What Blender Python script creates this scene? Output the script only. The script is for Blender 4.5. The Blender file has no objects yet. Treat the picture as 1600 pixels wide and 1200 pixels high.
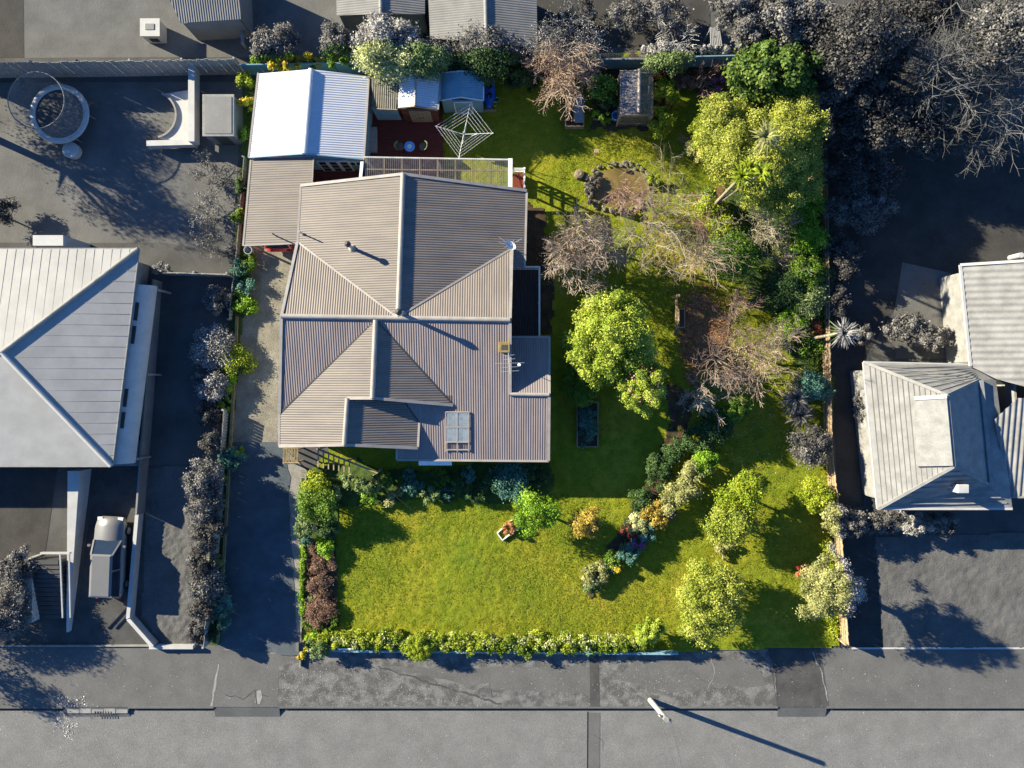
import bpy, math, random
import numpy as np
from mathutils import Vector

SC = bpy.context.scene
COL = SC.collection
R = math.radians
rng = np.random.default_rng(7)
random.seed(7)

# ------------------------------------------------------------------ camera, light, exposure
H = 42.7            # drone height (m)
S = 0.036           # metres per photograph pixel on the ground
cam_d = bpy.data.cameras.new("drone_camera")
cam_d.sensor_width = 36.0
cam_d.lens = 18.0 * H / (800 * S)
cam_d.clip_end = 5000
cam = bpy.data.objects.new("drone_camera", cam_d)
cam.location = (0, 0, H)
COL.objects.link(cam)
SC.camera = cam

SUN_EL, SUN_AZ = 22.5, 24.5      # shadows fall to the right and a little down
world = bpy.data.worlds.new("World")
SC.world = world
world.use_nodes = True
wn = world.node_tree
sky = wn.nodes.new("ShaderNodeTexSky")
sky.sky_type = 'NISHITA'
sky.sun_disc = False
sky.sun_elevation = R(SUN_EL)
sdir = Vector((-math.cos(R(SUN_AZ)) * math.cos(R(SUN_EL)), math.sin(R(SUN_AZ)) * math.cos(R(SUN_EL)), math.sin(R(SUN_EL))))
sky.sun_rotation = math.atan2(sdir.x, sdir.y)
sky.air_density = 1.0
sky.dust_density = 0.0
sky.ozone_density = 10.0
wn.links.new(sky.outputs[0], wn.nodes["Background"].inputs[0])
wn.nodes["Background"].inputs[1].default_value = 0.075
sun_d = bpy.data.lights.new("sun", 'SUN')
sun_d.energy = 5.0
sun_d.angle = R(0.5)
sun_d.color = (1.0, 0.91, 0.70)
sun = bpy.data.objects.new("sun", sun_d)
sun.rotation_euler = (-sdir).to_track_quat('-Z', 'Y').to_euler()
COL.objects.link(sun)
vs = SC.view_settings
vs.view_transform = 'Standard'
vs.look = 'None'
vs.gamma = 1.0
vs.use_curve_mapping = False
vs.exposure = 1.68


# ------------------------------------------------------------------ helpers
def P(px, py, z=0.0):
    """point of the place at height z that the photograph shows at pixel px, py"""
    k = S * (H - z) / H
    return Vector(((px - 800) * k, (600 - py) * k, z))


def plane3(a, b, c):
    n = (b - a).cross(c - a).normalized()
    if n.z < 0:
        n = -n
    return a, n


def ray(px, py, pl):
    o = Vector((0, 0, H))
    d = P(px, py, 0) - o
    t = (pl[0] - o).dot(pl[1]) / d.dot(pl[1])
    return o + d * t


WL = {}      # world place of each thing / part


def wl(o):
    return WL.get(o.name, Vector((0, 0, 0))) if o else Vector((0, 0, 0))


def tag(o, label=None, cat=None, group=None, kind=None):
    if label:
        o['label'] = label
    if cat:
        o['category'] = cat
    if group:
        o['group'] = group
    if kind:
        o['kind'] = kind
    return o


def thing(name, loc, label, cat, group=None):
    o = bpy.data.objects.new(name, None)
    o.empty_display_size = 0.2
    o.location = loc
    COL.objects.link(o)
    WL[o.name] = Vector(loc)
    return tag(o, label, cat, group)


def link_mesh(name, me, parent, loc=None):
    o = bpy.data.objects.new(name, me)
    COL.objects.link(o)
    if parent is not None:
        o.parent = parent
    if loc is not None:
        o.location = Vector(loc) - wl(parent)
        WL[o.name] = Vector(loc)
    else:
        WL[o.name] = wl(parent)
    return o


class MB:
    """collects faces of ONE mesh, in world coordinates"""
    def __init__(self):
        self.v, self.f = [], []

    def add(self, vs_, fs):
        b = len(self.v)
        self.v += [tuple(p) for p in vs_]
        self.f += [tuple(i + b for i in q) for q in fs]
        return self

    def poly(self, pts):
        return self.add(pts, [tuple(range(len(pts)))])

    def box(self, a, b):
        x0, y0, z0 = a
        x1, y1, z1 = b
        return self.add([(x0, y0, z0), (x1, y0, z0), (x1, y1, z0), (x0, y1, z0), (x0, y0, z1), (x1, y0, z1), (x1, y1, z1), (x0, y1, z1)],
                        [(3, 2, 1, 0), (4, 5, 6, 7), (0, 1, 5, 4), (1, 2, 6, 5), (2, 3, 7, 6), (3, 0, 4, 7)])

    def beam(self, p, q, w, h, up=(0, 0, 1)):
        p, q = Vector(p), Vector(q)
        d = (q - p)
        if d.length < 1e-6:
            return self
        d.normalize()
        up = Vector(up)
        s = d.cross(up)
        if s.length < 1e-4:
            s = d.cross(Vector((0, 1, 0)))
        s.normalize()
        u = s.cross(d)
        c = []
        for o in (p, q):
            for a, b in ((-1, -1), (1, -1), (1, 1), (-1, 1)):
                c.append(o + s * (a * w / 2) + u * (b * h / 2))
        return self.add(c, [(3, 2, 1, 0), (4, 5, 6, 7), (0, 1, 5, 4), (1, 2, 6, 5), (2, 3, 7, 6), (3, 0, 4, 7)])

    def tube(self, p, q, r0, r1=None, n=8):
        r1 = r0 if r1 is None else r1
        p, q = Vector(p), Vector(q)
        d = (q - p).normalized()
        s = d.cross(Vector((0, 0, 1)))
        if s.length < 1e-3:
            s = Vector((1, 0, 0))
        s.normalize()
        u = s.cross(d)
        vv, ff = [], []
        for o, r in ((p, r0), (q, r1)):
            for k in range(n):
                a = 2 * math.pi * k / n
                vv.append(o + s * (math.cos(a) * r) + u * (math.sin(a) * r))
        for k in range(n):
            ff.append((k, (k + 1) % n, n + (k + 1) % n, n + k))
        ff.append(tuple(range(n))[::-1])
        ff.append(tuple(range(n, 2 * n)))
        return self.add(vv, ff)

    def lathe(self, c, prof, n=24, sx=1.0, sy=1.0):
        vv, ff = [], []
        c = Vector(c)
        for r, z in prof:
            for k in range(n):
                a = 2 * math.pi * k / n
                vv.append((c.x + r * math.cos(a) * sx, c.y + r * math.sin(a) * sy, c.z + z))
        for j in range(len(prof) - 1):
            for k in range(n):
                ff.append((j * n + k, j * n + (k + 1) % n, (j + 1) * n + (k + 1) % n, (j + 1) * n + k))
        return self.add(vv, ff)

    def prism(self, xy, z0, z1):
        n = len(xy)
        vv = [(p[0], p[1], z0) for p in xy] + [(p[0], p[1], z1) for p in xy]
        ff = [tuple(range(n))[::-1], tuple(range(n, 2 * n))]
        for k in range(n):
            ff.append((k, (k + 1) % n, n + (k + 1) % n, n + k))
        return self.add(vv, ff)

    def build(self, name, m, parent=None, smooth=False, base=None, bevel=0):
        off = wl(parent) if base is None else Vector(base)
        me = bpy.data.meshes.new(name)
        me.from_pydata([(x - off.x, y - off.y, z - off.z) for x, y, z in self.v], [], self.f)
        me.materials.append(m)
        if smooth:
            me.polygons.foreach_set('use_smooth', [True] * len(me.polygons))
        o = link_mesh(name, me, parent, None if base is None else base)
        if bevel:
            md = o.modifiers.new('bevel', 'BEVEL')
            md.width = bevel
            md.segments = 2
            md.limit_method = 'ANGLE'
        return o


def npmesh(name, V, nper, mats, midx=None, tint=None):
    """mesh of many separate quads / tris from a numpy array"""
    V = np.asarray(V, dtype=np.float32).reshape(-1, 3)
    nf = len(V) // nper
    me = bpy.data.meshes.new(name)
    me.vertices.add(len(V))
    me.vertices.foreach_set('co', V.ravel())
    me.loops.add(len(V))
    me.loops.foreach_set('vertex_index', np.arange(len(V), dtype=np.int32))
    me.polygons.add(nf)
    me.polygons.foreach_set('loop_start', np.arange(0, len(V), nper, dtype=np.int32))
    for m in mats:
        me.materials.append(m)
    if midx is not None:
        me.polygons.foreach_set('material_index', np.asarray(midx, dtype=np.int32))
    if tint is not None:
        a = me.attributes.new('tint', 'FLOAT', 'FACE')
        a.data.foreach_set('value', np.asarray(tint, dtype=np.float32))
    me.update()
    return me


# ------------------------------------------------------------------ materials
def nodes(name):
    m = bpy.data.materials.new(name)
    m.use_nodes = True
    nt = m.node_tree
    return m, nt, nt.nodes['Principled BSDF']


def c4(c):
    return (c[0], c[1], c[2], 1)


def ramp(nt, fac, stops):
    r = nt.nodes.new('ShaderNodeValToRGB')
    e = r.color_ramp.elements
    while len(e) < len(stops):
        e.new(0.5)
    for i, (p, c) in enumerate(stops):
        e[i].position = p
        e[i].color = c4(c)
    nt.links.new(fac, r.inputs[0])
    return r.outputs[0]


def noise(nt, scale, detail=4, rough=0.55, stretch=None, rot=0):
    g = nt.nodes.new('ShaderNodeNewGeometry')
    out = g.outputs['Position']
    if stretch or rot:
        mp = nt.nodes.new('ShaderNodeMapping')
        mp.inputs['Scale'].default_value = stretch or (1, 1, 1)
        mp.inputs['Rotation'].default_value = (0, 0, rot)
        nt.links.new(out, mp.inputs[0])
        out = mp.outputs[0]
    n = nt.nodes.new('ShaderNodeTexNoise')
    n.inputs['Scale'].default_value = scale
    n.inputs['Detail'].default_value = detail
    n.inputs['Roughness'].default_value = rough
    nt.links.new(out, n.inputs['Vector'])
    return n.outputs['Fac']


def mixc(nt, fac, a, b, mode='MIX'):
    x = nt.nodes.new('ShaderNodeMix')
    x.data_type = 'RGBA'
    x.blend_type = mode
    for s, v in ((x.inputs[0], fac), (x.inputs[6], a), (x.inputs[7], b)):
        if hasattr(v, 'is_linked'):
            nt.links.new(v, s)
        elif isinstance(v, (int, float)):
            s.default_value = v
        else:
            s.default_value = c4(v)
    return x.outputs[2]


def surf(name, c1, c2=None, scale=3.0, rough=0.8, bump=0.0, bscale=None, fine=0.25, spec=0.3, metal=0.0, stretch=None, rot=0, lo=0.35, hi=0.65):
    """plain weathered surface: large mottling between two colours plus fine grain"""
    m, nt, b = nodes(name)
    c2 = c2 or tuple(x * 0.75 for x in c1)
    col = ramp(nt, noise(nt, scale, 5, 0.6, stretch, rot), [(lo, c2), (hi, c1)])
    if fine:
        g = ramp(nt, noise(nt, 26.0, 3, 0.7), [(0.3, (1 - fine,) * 3), (0.7, (1 + fine,) * 3)])
        col = mixc(nt, 1.0, col, g, 'MULTIPLY')
    nt.links.new(col, b.inputs['Base Color'])
    b.inputs['Roughness'].default_value = rough
    b.inputs['Specular IOR Level'].default_value = spec
    b.inputs['Metallic'].default_value = metal
    if bump:
        bp = nt.nodes.new('ShaderNodeBump')
        bp.inputs['Strength'].default_value = bump
        bp.inputs['Distance'].default_value = 0.03
        nt.links.new(noise(nt, bscale or 14.0, 4, 0.65), bp.inputs['Height'])
        nt.links.new(bp.outputs[0], b.inputs['Normal'])
    return m


def leafmat(name, stops, trans=0.3):
    m, nt, b = nodes(name)
    at = nt.nodes.new('ShaderNodeAttribute')
    at.attribute_name = 'tint'
    n = len(stops)
    col = ramp(nt, at.outputs['Fac'], [(i / (n - 1), c) for i, c in enumerate(stops)])
    nt.links.new(col, b.inputs['Base Color'])
    b.inputs['Roughness'].default_value = 0.55
    b.inputs['Specular IOR Level'].default_value = 0.25
    tr = nt.nodes.new('ShaderNodeBsdfTranslucent')
    nt.links.new(col, tr.inputs[0])
    ms = nt.nodes.new('ShaderNodeMixShader')
    ms.inputs[0].default_value = trans
    nt.links.new(b.outputs[0], ms.inputs[1])
    nt.links.new(tr.outputs[0], ms.inputs[2])
    nt.links.new(ms.outputs[0], nt.nodes['Material Output'].inputs[0])
    return m


def gcol(v):
    return (v * 1.01, v * 0.99, v * 0.93)


def gleaf(v):
    return (v * 1.03, v * 0.98, v * 0.90)


PAL = {
    'yellowgreen': [(.05, .085, .006), (.16, .20, .010), (.30, .31, .035)],
    'rhodo': [(.06, .10, .012), (.17, .22, .018), (.32, .34, .06)],
    'green': [(.03, .07, .008), (.075, .135, .012), (.16, .21, .03)],
    'bright': [(.04, .09, .006), (.11, .20, .010), (.22, .32, .03)],
    'deep': [(.018, .038, .008), (.045, .08, .012), (.11, .15, .028)],
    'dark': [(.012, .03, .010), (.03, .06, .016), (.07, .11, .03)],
    'olive': [(.09, .10, .035), (.19, .19, .065), (.31, .30, .13)],
    'lightolive': [(.07, .105, .012), (.17, .20, .022), (.29, .29, .06)],
    'feather': [(.08, .11, .015), (.19, .21, .03), (.33, .32, .07)],
    'cream': [(.12, .15, .05), (.30, .31, .13), (.50, .47, .25)],
    'gold': [(.12, .13, .012), (.33, .25, .018), (.48, .36, .04)],
    'teal': [(.02, .06, .04), (.05, .12, .085), (.10, .19, .15)],
    'silver': [(.045, .075, .025), (.105, .145, .045), (.19, .22, .10)],
    'brown': [(.06, .035, .02), (.17, .105, .07), (.30, .20, .14)],
    'red': [(.12, .02, .01), (.30, .06, .03), (.42, .13, .08)],
    'pink': [(.22, .07, .10), (.34, .13, .16), (.42, .22, .24)],
    'purple': [(.05, .03, .05), (.15, .06, .15), (.28, .14, .27)],
    'orange': [(.10, .085, .012), (.23, .165, .025), (.36, .27, .06)],
    'rust': [(.12, .05, .02), (.26, .11, .05), (.36, .2, .1)],
    'flax': [(.03, .03, .03), (.07, .065, .06), (.20, .19, .16)],
    'grey': [gleaf(.04), gleaf(.12), gleaf(.26)],
    'greydark': [gleaf(.02), gleaf(.06), gleaf(.14)],
    'greypale': [gleaf(.10), gleaf(.25), gleaf(.45)],
}
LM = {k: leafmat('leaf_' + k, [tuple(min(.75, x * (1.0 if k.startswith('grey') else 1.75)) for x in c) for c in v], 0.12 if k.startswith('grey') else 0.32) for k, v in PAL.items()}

M = {
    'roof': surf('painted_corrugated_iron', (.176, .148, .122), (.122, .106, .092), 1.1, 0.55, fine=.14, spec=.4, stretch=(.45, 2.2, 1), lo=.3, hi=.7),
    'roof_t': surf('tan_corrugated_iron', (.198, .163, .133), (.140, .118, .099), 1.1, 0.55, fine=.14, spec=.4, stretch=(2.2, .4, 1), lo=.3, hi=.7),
    'roof_s': surf('weathered_grazing_sun_iron', (.228, .187, .172), (.165, .138, .131), 1.1, 0.55, fine=.14, spec=.4, stretch=(2.2, .4, 1), lo=.3, hi=.7),  # streaked iron; tone shifted to offset the sun only grazing these slopes
    'cap': surf('ridge_flashing', (.32, .29, .26), (.25, .23, .205), 2, 0.5, fine=.06),
    'white_roof': surf('white_corrugated_iron', (.54, .55, .56), (.50, .51, .53), 1.0, 0.5, fine=.04),
    'white': surf('white_paint', (.72, .72, .70), (.62, .62, .60), 4, 0.5, fine=.06),
    'wall': surf('weatherboard_wall', (.34, .38, .36), (.28, .31, .30), 3, 0.7),
    'bluegrey': surf('blue_grey_steel', (.20, .34, .40), (.17, .29, .35), 2, 0.5, fine=.05),
    'shedwood': surf('brown_stained_timber', (.16, .055, .03), (.10, .035, .02), 4, 0.7, stretch=(1, 6, 1)),
    'deck': surf('red_stained_deck', (.17, .035, .018), (.12, .024, .014), 3, 0.6, stretch=(1, 8, 1), fine=.15),
    'deckdark': surf('weathered_dark_deck', (.07, .05, .045), (.045, .035, .03), 3, 0.7, stretch=(6, 1, 1)),
    'timber': surf('silvered_timber', (.34, .25, .15), (.24, .17, .10), 5, 0.8, fine=.25),
    'sleeper': surf('old_sleeper_timber', (.26, .20, .10), (.16, .13, .06), 5, 0.85),
    'fence': surf('tan_fence_timber', (.42, .31, .19), (.30, .21, .12), 6, 0.8, fine=.2),  # the timber's own tan
    'fencegrey': surf('grey_fence_boards', gcol(.27), gcol(.2), 4, 0.8),
    'fenceblue': surf('blue_grey_steel_fence', (.15, .28, .34), (.12, .22, .28), 3, 0.5),
    'trunk': surf('grey_brown_bark', (.22, .17, .12), (.13, .10, .07), 8, 0.9, bump=.4),
    'twig_tan': surf('tan_twigs', (.36, .27, .19), (.25, .18, .13), 5, 0.8, fine=.3),
    'twig_pink': surf('grey_tan_twigs', (.36, .30, .235), (.24, .195, .15), 5, 0.8, fine=.3),
    'twig_red': surf('reddish_twigs', (.30, .19, .15), (.20, .12, .10), 5, 0.8, fine=.3),
    'twig_brown': surf('brown_grey_twigs', (.24, .17, .125), (.15, .105, .08), 5, 0.8, fine=.3),
    'twig_pale': surf('pale_dry_twigs', (.36, .30, .21), (.25, .21, .15), 5, 0.8, fine=.3),
    'twig_grey': surf('grey_twigs', gcol(.20), gcol(.12), 5, 0.8, fine=.3),
    'gtwig': surf('grey_fine_twigs', gcol(.15), gcol(.09), 5, 0.8, fine=.3),
    'gtwig_dark': surf('dark_grey_twigs', gcol(.11), gcol(.07), 5, 0.8, fine=.3),
    'gtwig_pale': surf('pale_grey_twigs', gcol(.45), gcol(.3), 5, 0.8, fine=.3),
    'bark_grey': surf('grey_bark', gcol(.22), gcol(.13), 6, 0.9),
    'concrete': surf('old_concrete', (.25, .23, .20), (.18, .17, .145), 2, 0.9, bump=.3, fine=.3),
    'gconcrete': surf('grey_concrete', gcol(.26), gcol(.19), 2.0, 0.9, bump=.2, fine=.2),
    'asphalt': surf('asphalt_footpath', gcol(.115), gcol(.09), 0.7, 0.9, bump=.4, bscale=30, fine=.3),
    'asphaltdark': surf('dark_asphalt', gcol(.07), gcol(.045), 1.2, 0.9, bump=.4, bscale=30, fine=.35),
    'asphaltshade': surf('shade_blue_asphalt', (.085, .10, .11), (.055, .068, .078), 0.9, 0.9, bump=.5, bscale=24, fine=.4),  # blue-dark tone carries the shadow on the lower driveway
    'mottled': surf('gravelly_footpath', gcol(.15), gcol(.078), 1.6, 0.95, bump=.6, bscale=22, fine=.55, lo=.42, hi=.6),
    'road': surf('chip_seal_road', gcol(.168), gcol(.138), 0.9, 0.9, bump=.8, bscale=24, fine=.5),
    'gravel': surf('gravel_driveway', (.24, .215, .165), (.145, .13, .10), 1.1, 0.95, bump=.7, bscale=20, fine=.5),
    'land': surf('grey_neighbouring_grass', gcol(.085), gcol(.055), 0.6, 0.95, bump=.5, fine=.35),
    'glawn': surf('grey_lawn', gcol(.108), gcol(.078), 0.8, 0.95, bump=.9, bscale=9, fine=.4),
    'glawn2': surf('pale_grey_lawn', gcol(.125), gcol(.09), 0.7, 0.95, bump=.5, bscale=9, fine=.2),
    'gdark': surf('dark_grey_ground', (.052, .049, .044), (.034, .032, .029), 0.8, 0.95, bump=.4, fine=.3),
    'soil': surf('garden_soil', (.085, .055, .030), (.04, .03, .015), 2.2, 0.95, bump=.8, fine=.45),
    'mulch': surf('leaf_litter', (.22, .125, .06), (.12, .075, .03), 2.5, 0.95, bump=.8, fine=.55),
    'bedgreen': surf('low_ground_cover', (.07, .11, .015), (.03, .05, .012), 3, 0.95, bump=.9, fine=.5),
    'pond': surf('brown_pond_water', (.20, .14, .045), (.12, .09, .02), 1.4, 0.2, fine=.15, spec=.5),
    'stone': surf('pond_stone', (.20, .17, .13), (.11, .095, .07), 4, 0.9, bump=.5),
    'palehouse': surf('pale_grey_roof', gcol(.31), gcol(.26), 0.9, 0.6, fine=.08),
    'palehouse2': surf('pale_grey_tiled_roof', gcol(.24), gcol(.17), 1.6, 0.7, fine=.12),
    'midgrey': surf('mid_grey_roof', gcol(.19), gcol(.145), 1.0, 0.7, fine=.1),
    'darkgrey': surf('dark_grey_paint', gcol(.06), gcol(.045), 2, 0.6, fine=.1),
    'gwhite': surf('grey_white_paint', gcol(.42), gcol(.36), 2, 0.6, fine=.06),
    'black': surf('black_rubber', (.02, .02, .02), (.012, .012, .012), 5, 0.6, fine=.1),
    'glass': surf('dark_window_glass', (.02, .03, .04), (.015, .02, .03), 1, 0.08, fine=0, spec=.6),
    'redpaint': surf('red_car_paint', (.50, .02, .02), (.45, .018, .018), 1, 0.25, fine=0, spec=.6),
    'silver': surf('silver_car_paint', gcol(.15), gcol(.135), 1, 0.3, fine=0, spec=.6),
    'blue': surf('blue_plastic', (.02, .12, .50), (.018, .10, .42), 2, 0.35, fine=.05),
    'lightblue': surf('light_blue_enamel', (.16, .42, .75), (.12, .34, .65), 8, 0.4, fine=.05),
    'green_pl': surf('green_plastic', (.06, .38, .18), (.05, .3, .15), 2, 0.4, fine=.05),
    'yellow_pl': surf('yellow_plastic', (.60, .50, .04), (.5, .42, .03), 2, 0.4, fine=.05),
    'red_pl': surf('red_plastic', (.5, .05, .03), (.42, .04, .03), 2, 0.4, fine=.05),
    'steel': surf('galvanised_steel', (.55, .57, .58), (.45, .47, .48), 5, 0.35, fine=.08, metal=.5),
    'brick': surf('yellowed_chimney_plaster', (.26, .19, .07), (.17, .12, .045), 6, 0.9, bump=.4),
    'wicker': surf('green_grey_wicker', (.22, .27, .13), (.14, .17, .08), 20, 0.7),
    'cushion': surf('brown_grey_cushion', (.16, .12, .09), (.12, .09, .07), 8, 0.8),
    'board': surf('pale_fibre_board', (.42, .34, .27), (.35, .28, .22), 3, 0.7),
}


def clearmat(name, col, alpha, rough=0.3):
    m, nt, b = nodes(name)
    b.inputs['Base Color'].default_value = c4(col)
    b.inputs['Roughness'].default_value = rough
    tr = nt.nodes.new('ShaderNodeBsdfTransparent')
    ms = nt.nodes.new('ShaderNodeMixShader')
    f = ramp(nt, noise(nt, 5.0, 4, .6), [(0.3, (1 - alpha - .12,) * 3), (0.7, (1 - alpha + .12,) * 3)])
    nt.links.new(f, ms.inputs[0])
    nt.links.new(b.outputs[0], ms.inputs[1])
    nt.links.new(tr.outputs[0], ms.inputs[2])
    nt.links.new(ms.outputs[0], nt.nodes['Material Output'].inputs[0])
    return m


M['clear'] = clearmat('clear_corrugated_plastic', (.085, .08, .095), .34)
M['clear_dirty'] = clearmat('grimy_corrugated_plastic', (.21, .19, .13), .6, .5)
M['clear_pale'] = clearmat('pale_ribbed_plastic', (.26, .24, .24), .5)
M['skylight'] = clearmat('skylight_plastic', (.34, .40, .42), .6, .25)
M['net'] = clearmat('trampoline_net', gcol(.30), .22, .8)


def lawnmat():
    m, nt, b = nodes('yellow_green_lawn')  # the turf's own colour over the whole lawn
    base = ramp(nt, noise(nt, 0.22, 5, 0.6), [(.34, (.135, .178, .012)), (.5, (.186, .204, .013)), (.68, (.262, .236, .022))])
    mid = ramp(nt, noise(nt, 1.7, 5, 0.65), [(.32, (.74, .86, .7)), (.68, (1.24, 1.14, 1.3))])
    fine = ramp(nt, noise(nt, 15, 4, 0.75), [(.28, (.55, .62, .5)), (.72, (1.42, 1.34, 1.5))])
    col = mixc(nt, 1.0, mixc(nt, 1.0, base, mid, 'MULTIPLY'), fine, 'MULTIPLY')
    nt.links.new(col, b.inputs['Base Color'])
    b.inputs['Roughness'].default_value = 0.9
    b.inputs['Specular IOR Level'].default_value = 0.1
    bp = nt.nodes.new('ShaderNodeBump')
    bp.inputs['Strength'].default_value = 1.0
    bp.inputs['Distance'].default_value = 0.05
    nt.links.new(noise(nt, 9, 5, .72), bp.inputs['Height'])
    nt.links.new(bp.outputs[0], b.inputs['Normal'])
    return m


M['lawn'] = lawnmat()


# ------------------------------------------------------------------ ground sheets
def inpoly(x, y, poly):
    x, y = np.asarray(x), np.asarray(y)
    r = np.zeros(x.shape, bool)
    n = len(poly)
    for i in range(n):
        x0, y0 = poly[i][0], poly[i][1]
        x1, y1 = poly[(i + 1) % n][0], poly[(i + 1) % n][1]
        if y0 == y1:
            continue
        c = ((y0 > y) != (y1 > y)) & (x < (x1 - x0) * (y - y0) / (y1 - y0) + x0)
        r ^= c
    return r


def field(shape, cells, seed):
    """smooth random field"""
    g = np.random.default_rng(seed).random((int(shape[0] / cells) + 3, int(shape[1] / cells) + 3))
    yy = np.arange(shape[0]) / cells
    xx = np.arange(shape[1]) / cells
    y0, x0 = yy.astype(int), xx.astype(int)
    fy, fx = yy - y0, xx - x0
    fy, fx = fy * fy * (3 - 2 * fy), fx * fx * (3 - 2 * fx)
    a = g[np.ix_(y0, x0)]
    b = g[np.ix_(y0, x0 + 1)]
    c = g[np.ix_(y0 + 1, x0)]
    d = g[np.ix_(y0 + 1, x0 + 1)]
    return (a * (1 - fx) + b * fx) * (1 - fy)[:, None] + (c * (1 - fx) + d * fx) * fy[:, None]


def rough_edge(pts, amp, seed, step=0.5):
    r = np.random.default_rng(seed)
    out = []
    n = len(pts)
    for i in range(n):
        a, b = Vector(pts[i][:2]), Vector(pts[(i + 1) % n][:2])
        k = max(1, int((b - a).length / step))
        for j in range(k):
            p = a.lerp(b, j / k)
            out.append((p.x + r.normal(0, amp), p.y + r.normal(0, amp)))
    return out


def sheet(name, pxpoly, m, z, amp=0.0, cell=0.15, edge=0.0, seed=1, kind='structure', pz=0.0):
    """an uneven piece of ground over a traced outline"""
    poly = [P(a, b, pz) for a, b in pxpoly]
    if edge:
        poly = rough_edge(poly, edge, seed)
    if not amp:
        o = MB().poly([(p[0], p[1], z) for p in poly]).build(name, m)
        return tag(o, kind=kind)
    xs = [p[0] for p in poly]
    ys = [p[1] for p in poly]
    X = np.arange(min(xs), max(xs) + cell, cell)
    Y = np.arange(min(ys), max(ys) + cell, cell)
    sh = (len(Y), len(X))
    Z = z + amp * ((field(sh, 1.2, seed) - .5) * .9 + (field(sh, 3, seed + 1) - .5) * .55 + (field(sh, 45, seed + 2) - .5) * .8)
    gx, gy = np.meshgrid(X, Y)
    cx, cy = np.meshgrid(X[:-1] + cell / 2, Y[:-1] + cell / 2)
    keep = inpoly(cx, cy, poly)
    idx = np.arange(sh[0] * sh[1]).reshape(sh)
    q = np.stack([idx[:-1, :-1], idx[:-1, 1:], idx[1:, 1:], idx[1:, :-1]], -1)[keep]
    V = np.stack([gx, gy, Z], -1).reshape(-1, 3)
    used = np.unique(q)
    remap = np.zeros(len(V), np.int32)
    remap[used] = np.arange(len(used))
    V = V[used]
    q = remap[q]
    me = bpy.data.meshes.new(name)
    me.vertices.add(len(V))
    me.vertices.foreach_set('co', V.astype(np.float32).ravel())
    me.loops.add(q.size)
    me.loops.foreach_set('vertex_index', q.astype(np.int32).ravel())
    me.polygons.add(len(q))
    me.polygons.foreach_set('loop_start', np.arange(0, q.size, 4, dtype=np.int32))
    me.polygons.foreach_set('use_smooth', np.ones(len(q), bool))
    me.materials.append(m)
    me.update()
    return tag(link_mesh(name, me, None), kind=kind)


# the kerb line: above it land at z = 0, below it the road 0.13 m lower
KERB = 1107
yk = P(0, KERB).y
o = MB().poly([(-2500, -2500, -.26), (2500, -2500, -.26), (2500, 2500, -.26), (-2500, 2500, -.26)]).build('ground', M['land'])
tag(o, kind='structure')
o = MB().poly([(-400, yk - 11, -.2), (400, yk - 11, -.2), (400, yk - .02, -.2), (-400, yk - .02, -.2)]).build('road', M['road'])
tag(o, kind='structure')
o = MB().box((-120, yk + .16, -.3), (120, 140, 0)).build('land', M['land'])
tag(o, kind='structure')
# footpath strip pieces
FP = [
    ('footpath', [(-300, 1010), (338, 1008), (330, 1104.5), (-300, 1104.5)], 'asphalt', .010),
    ('driveway_crossing', [(338, 1008), (470, 1024), (470, 1035), (436, 1040), (434, 1104.5), (330, 1104.5)], 'asphalt', .014),
    ('footpath', [(470, 1020), (935, 1018), (935, 1104.5), (434, 1104.5), (436, 1040)], 'mottled', .010),
    ('footpath', [(935, 1014), (1200, 1014), (1214, 1104.5), (935, 1104.5)], 'mottled', .012),
    ('driveway_crossing', [(1200, 1014), (1282, 1012), (1296, 1104.5), (1214, 1104.5)], 'asphaltdark', .010),
    ('footpath', [(1282, 1012), (1900, 1014), (1900, 1104.5), (1296, 1104.5)], 'asphalt', .013),
]
for i, (n_, pl_, m_, z_) in enumerate(FP):
    sheet(n_, pl_, M[m_], z_)
sheet('path', [(600, 1040), (700, 1045), (925, 1040), (932, 1085), (760, 1075), (640, 1050)], M['asphalt'], .016, edge=.05, seed=5)
sheet('path', [(990, 1035), (1180, 1030), (1196, 1070), (1010, 1085), (960, 1060)], M['asphalt'], .018, edge=.08, seed=6)
sheet('path', [(921, 1020), (935, 1020), (937, 1104), (922, 1104)], M['asphaltdark'], .020)
sheet('path', [(742, 1070), (766, 1066), (768, 1088), (740, 1084)], M['mottled'], .022, edge=.03, seed=9)
# tar seams and a patch on the road
sheet('road_seam', [(918, 1114), (920, 1114), (919, 1300), (917, 1300)], M['black'], -.194)
sheet('road_patch', [(920.5, 1116), (938, 1116), (937, 1300), (920, 1300)], M['asphalt'], -.188)


def kerb(x0, x1):
    k = MB()
    a, b = P(x0, 0).x, P(x1, 0).x
    n = max(1, int((b - a) / 3.0))
    for i in range(n):
        u, v = a + (b - a) * i / n, a + (b - a) * (i + 1) / n
        k.box((u + .006, yk, -.25), (v - .006, yk + .12, .018 + .004 * random.random()))
    tag(k.build('kerb', M['asphalt'], bevel=.01), kind='structure')


for a, b in ((-400, 98), (200, 334), (436, 1216), (1292, 2000)):
    kerb(a, b)
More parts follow.
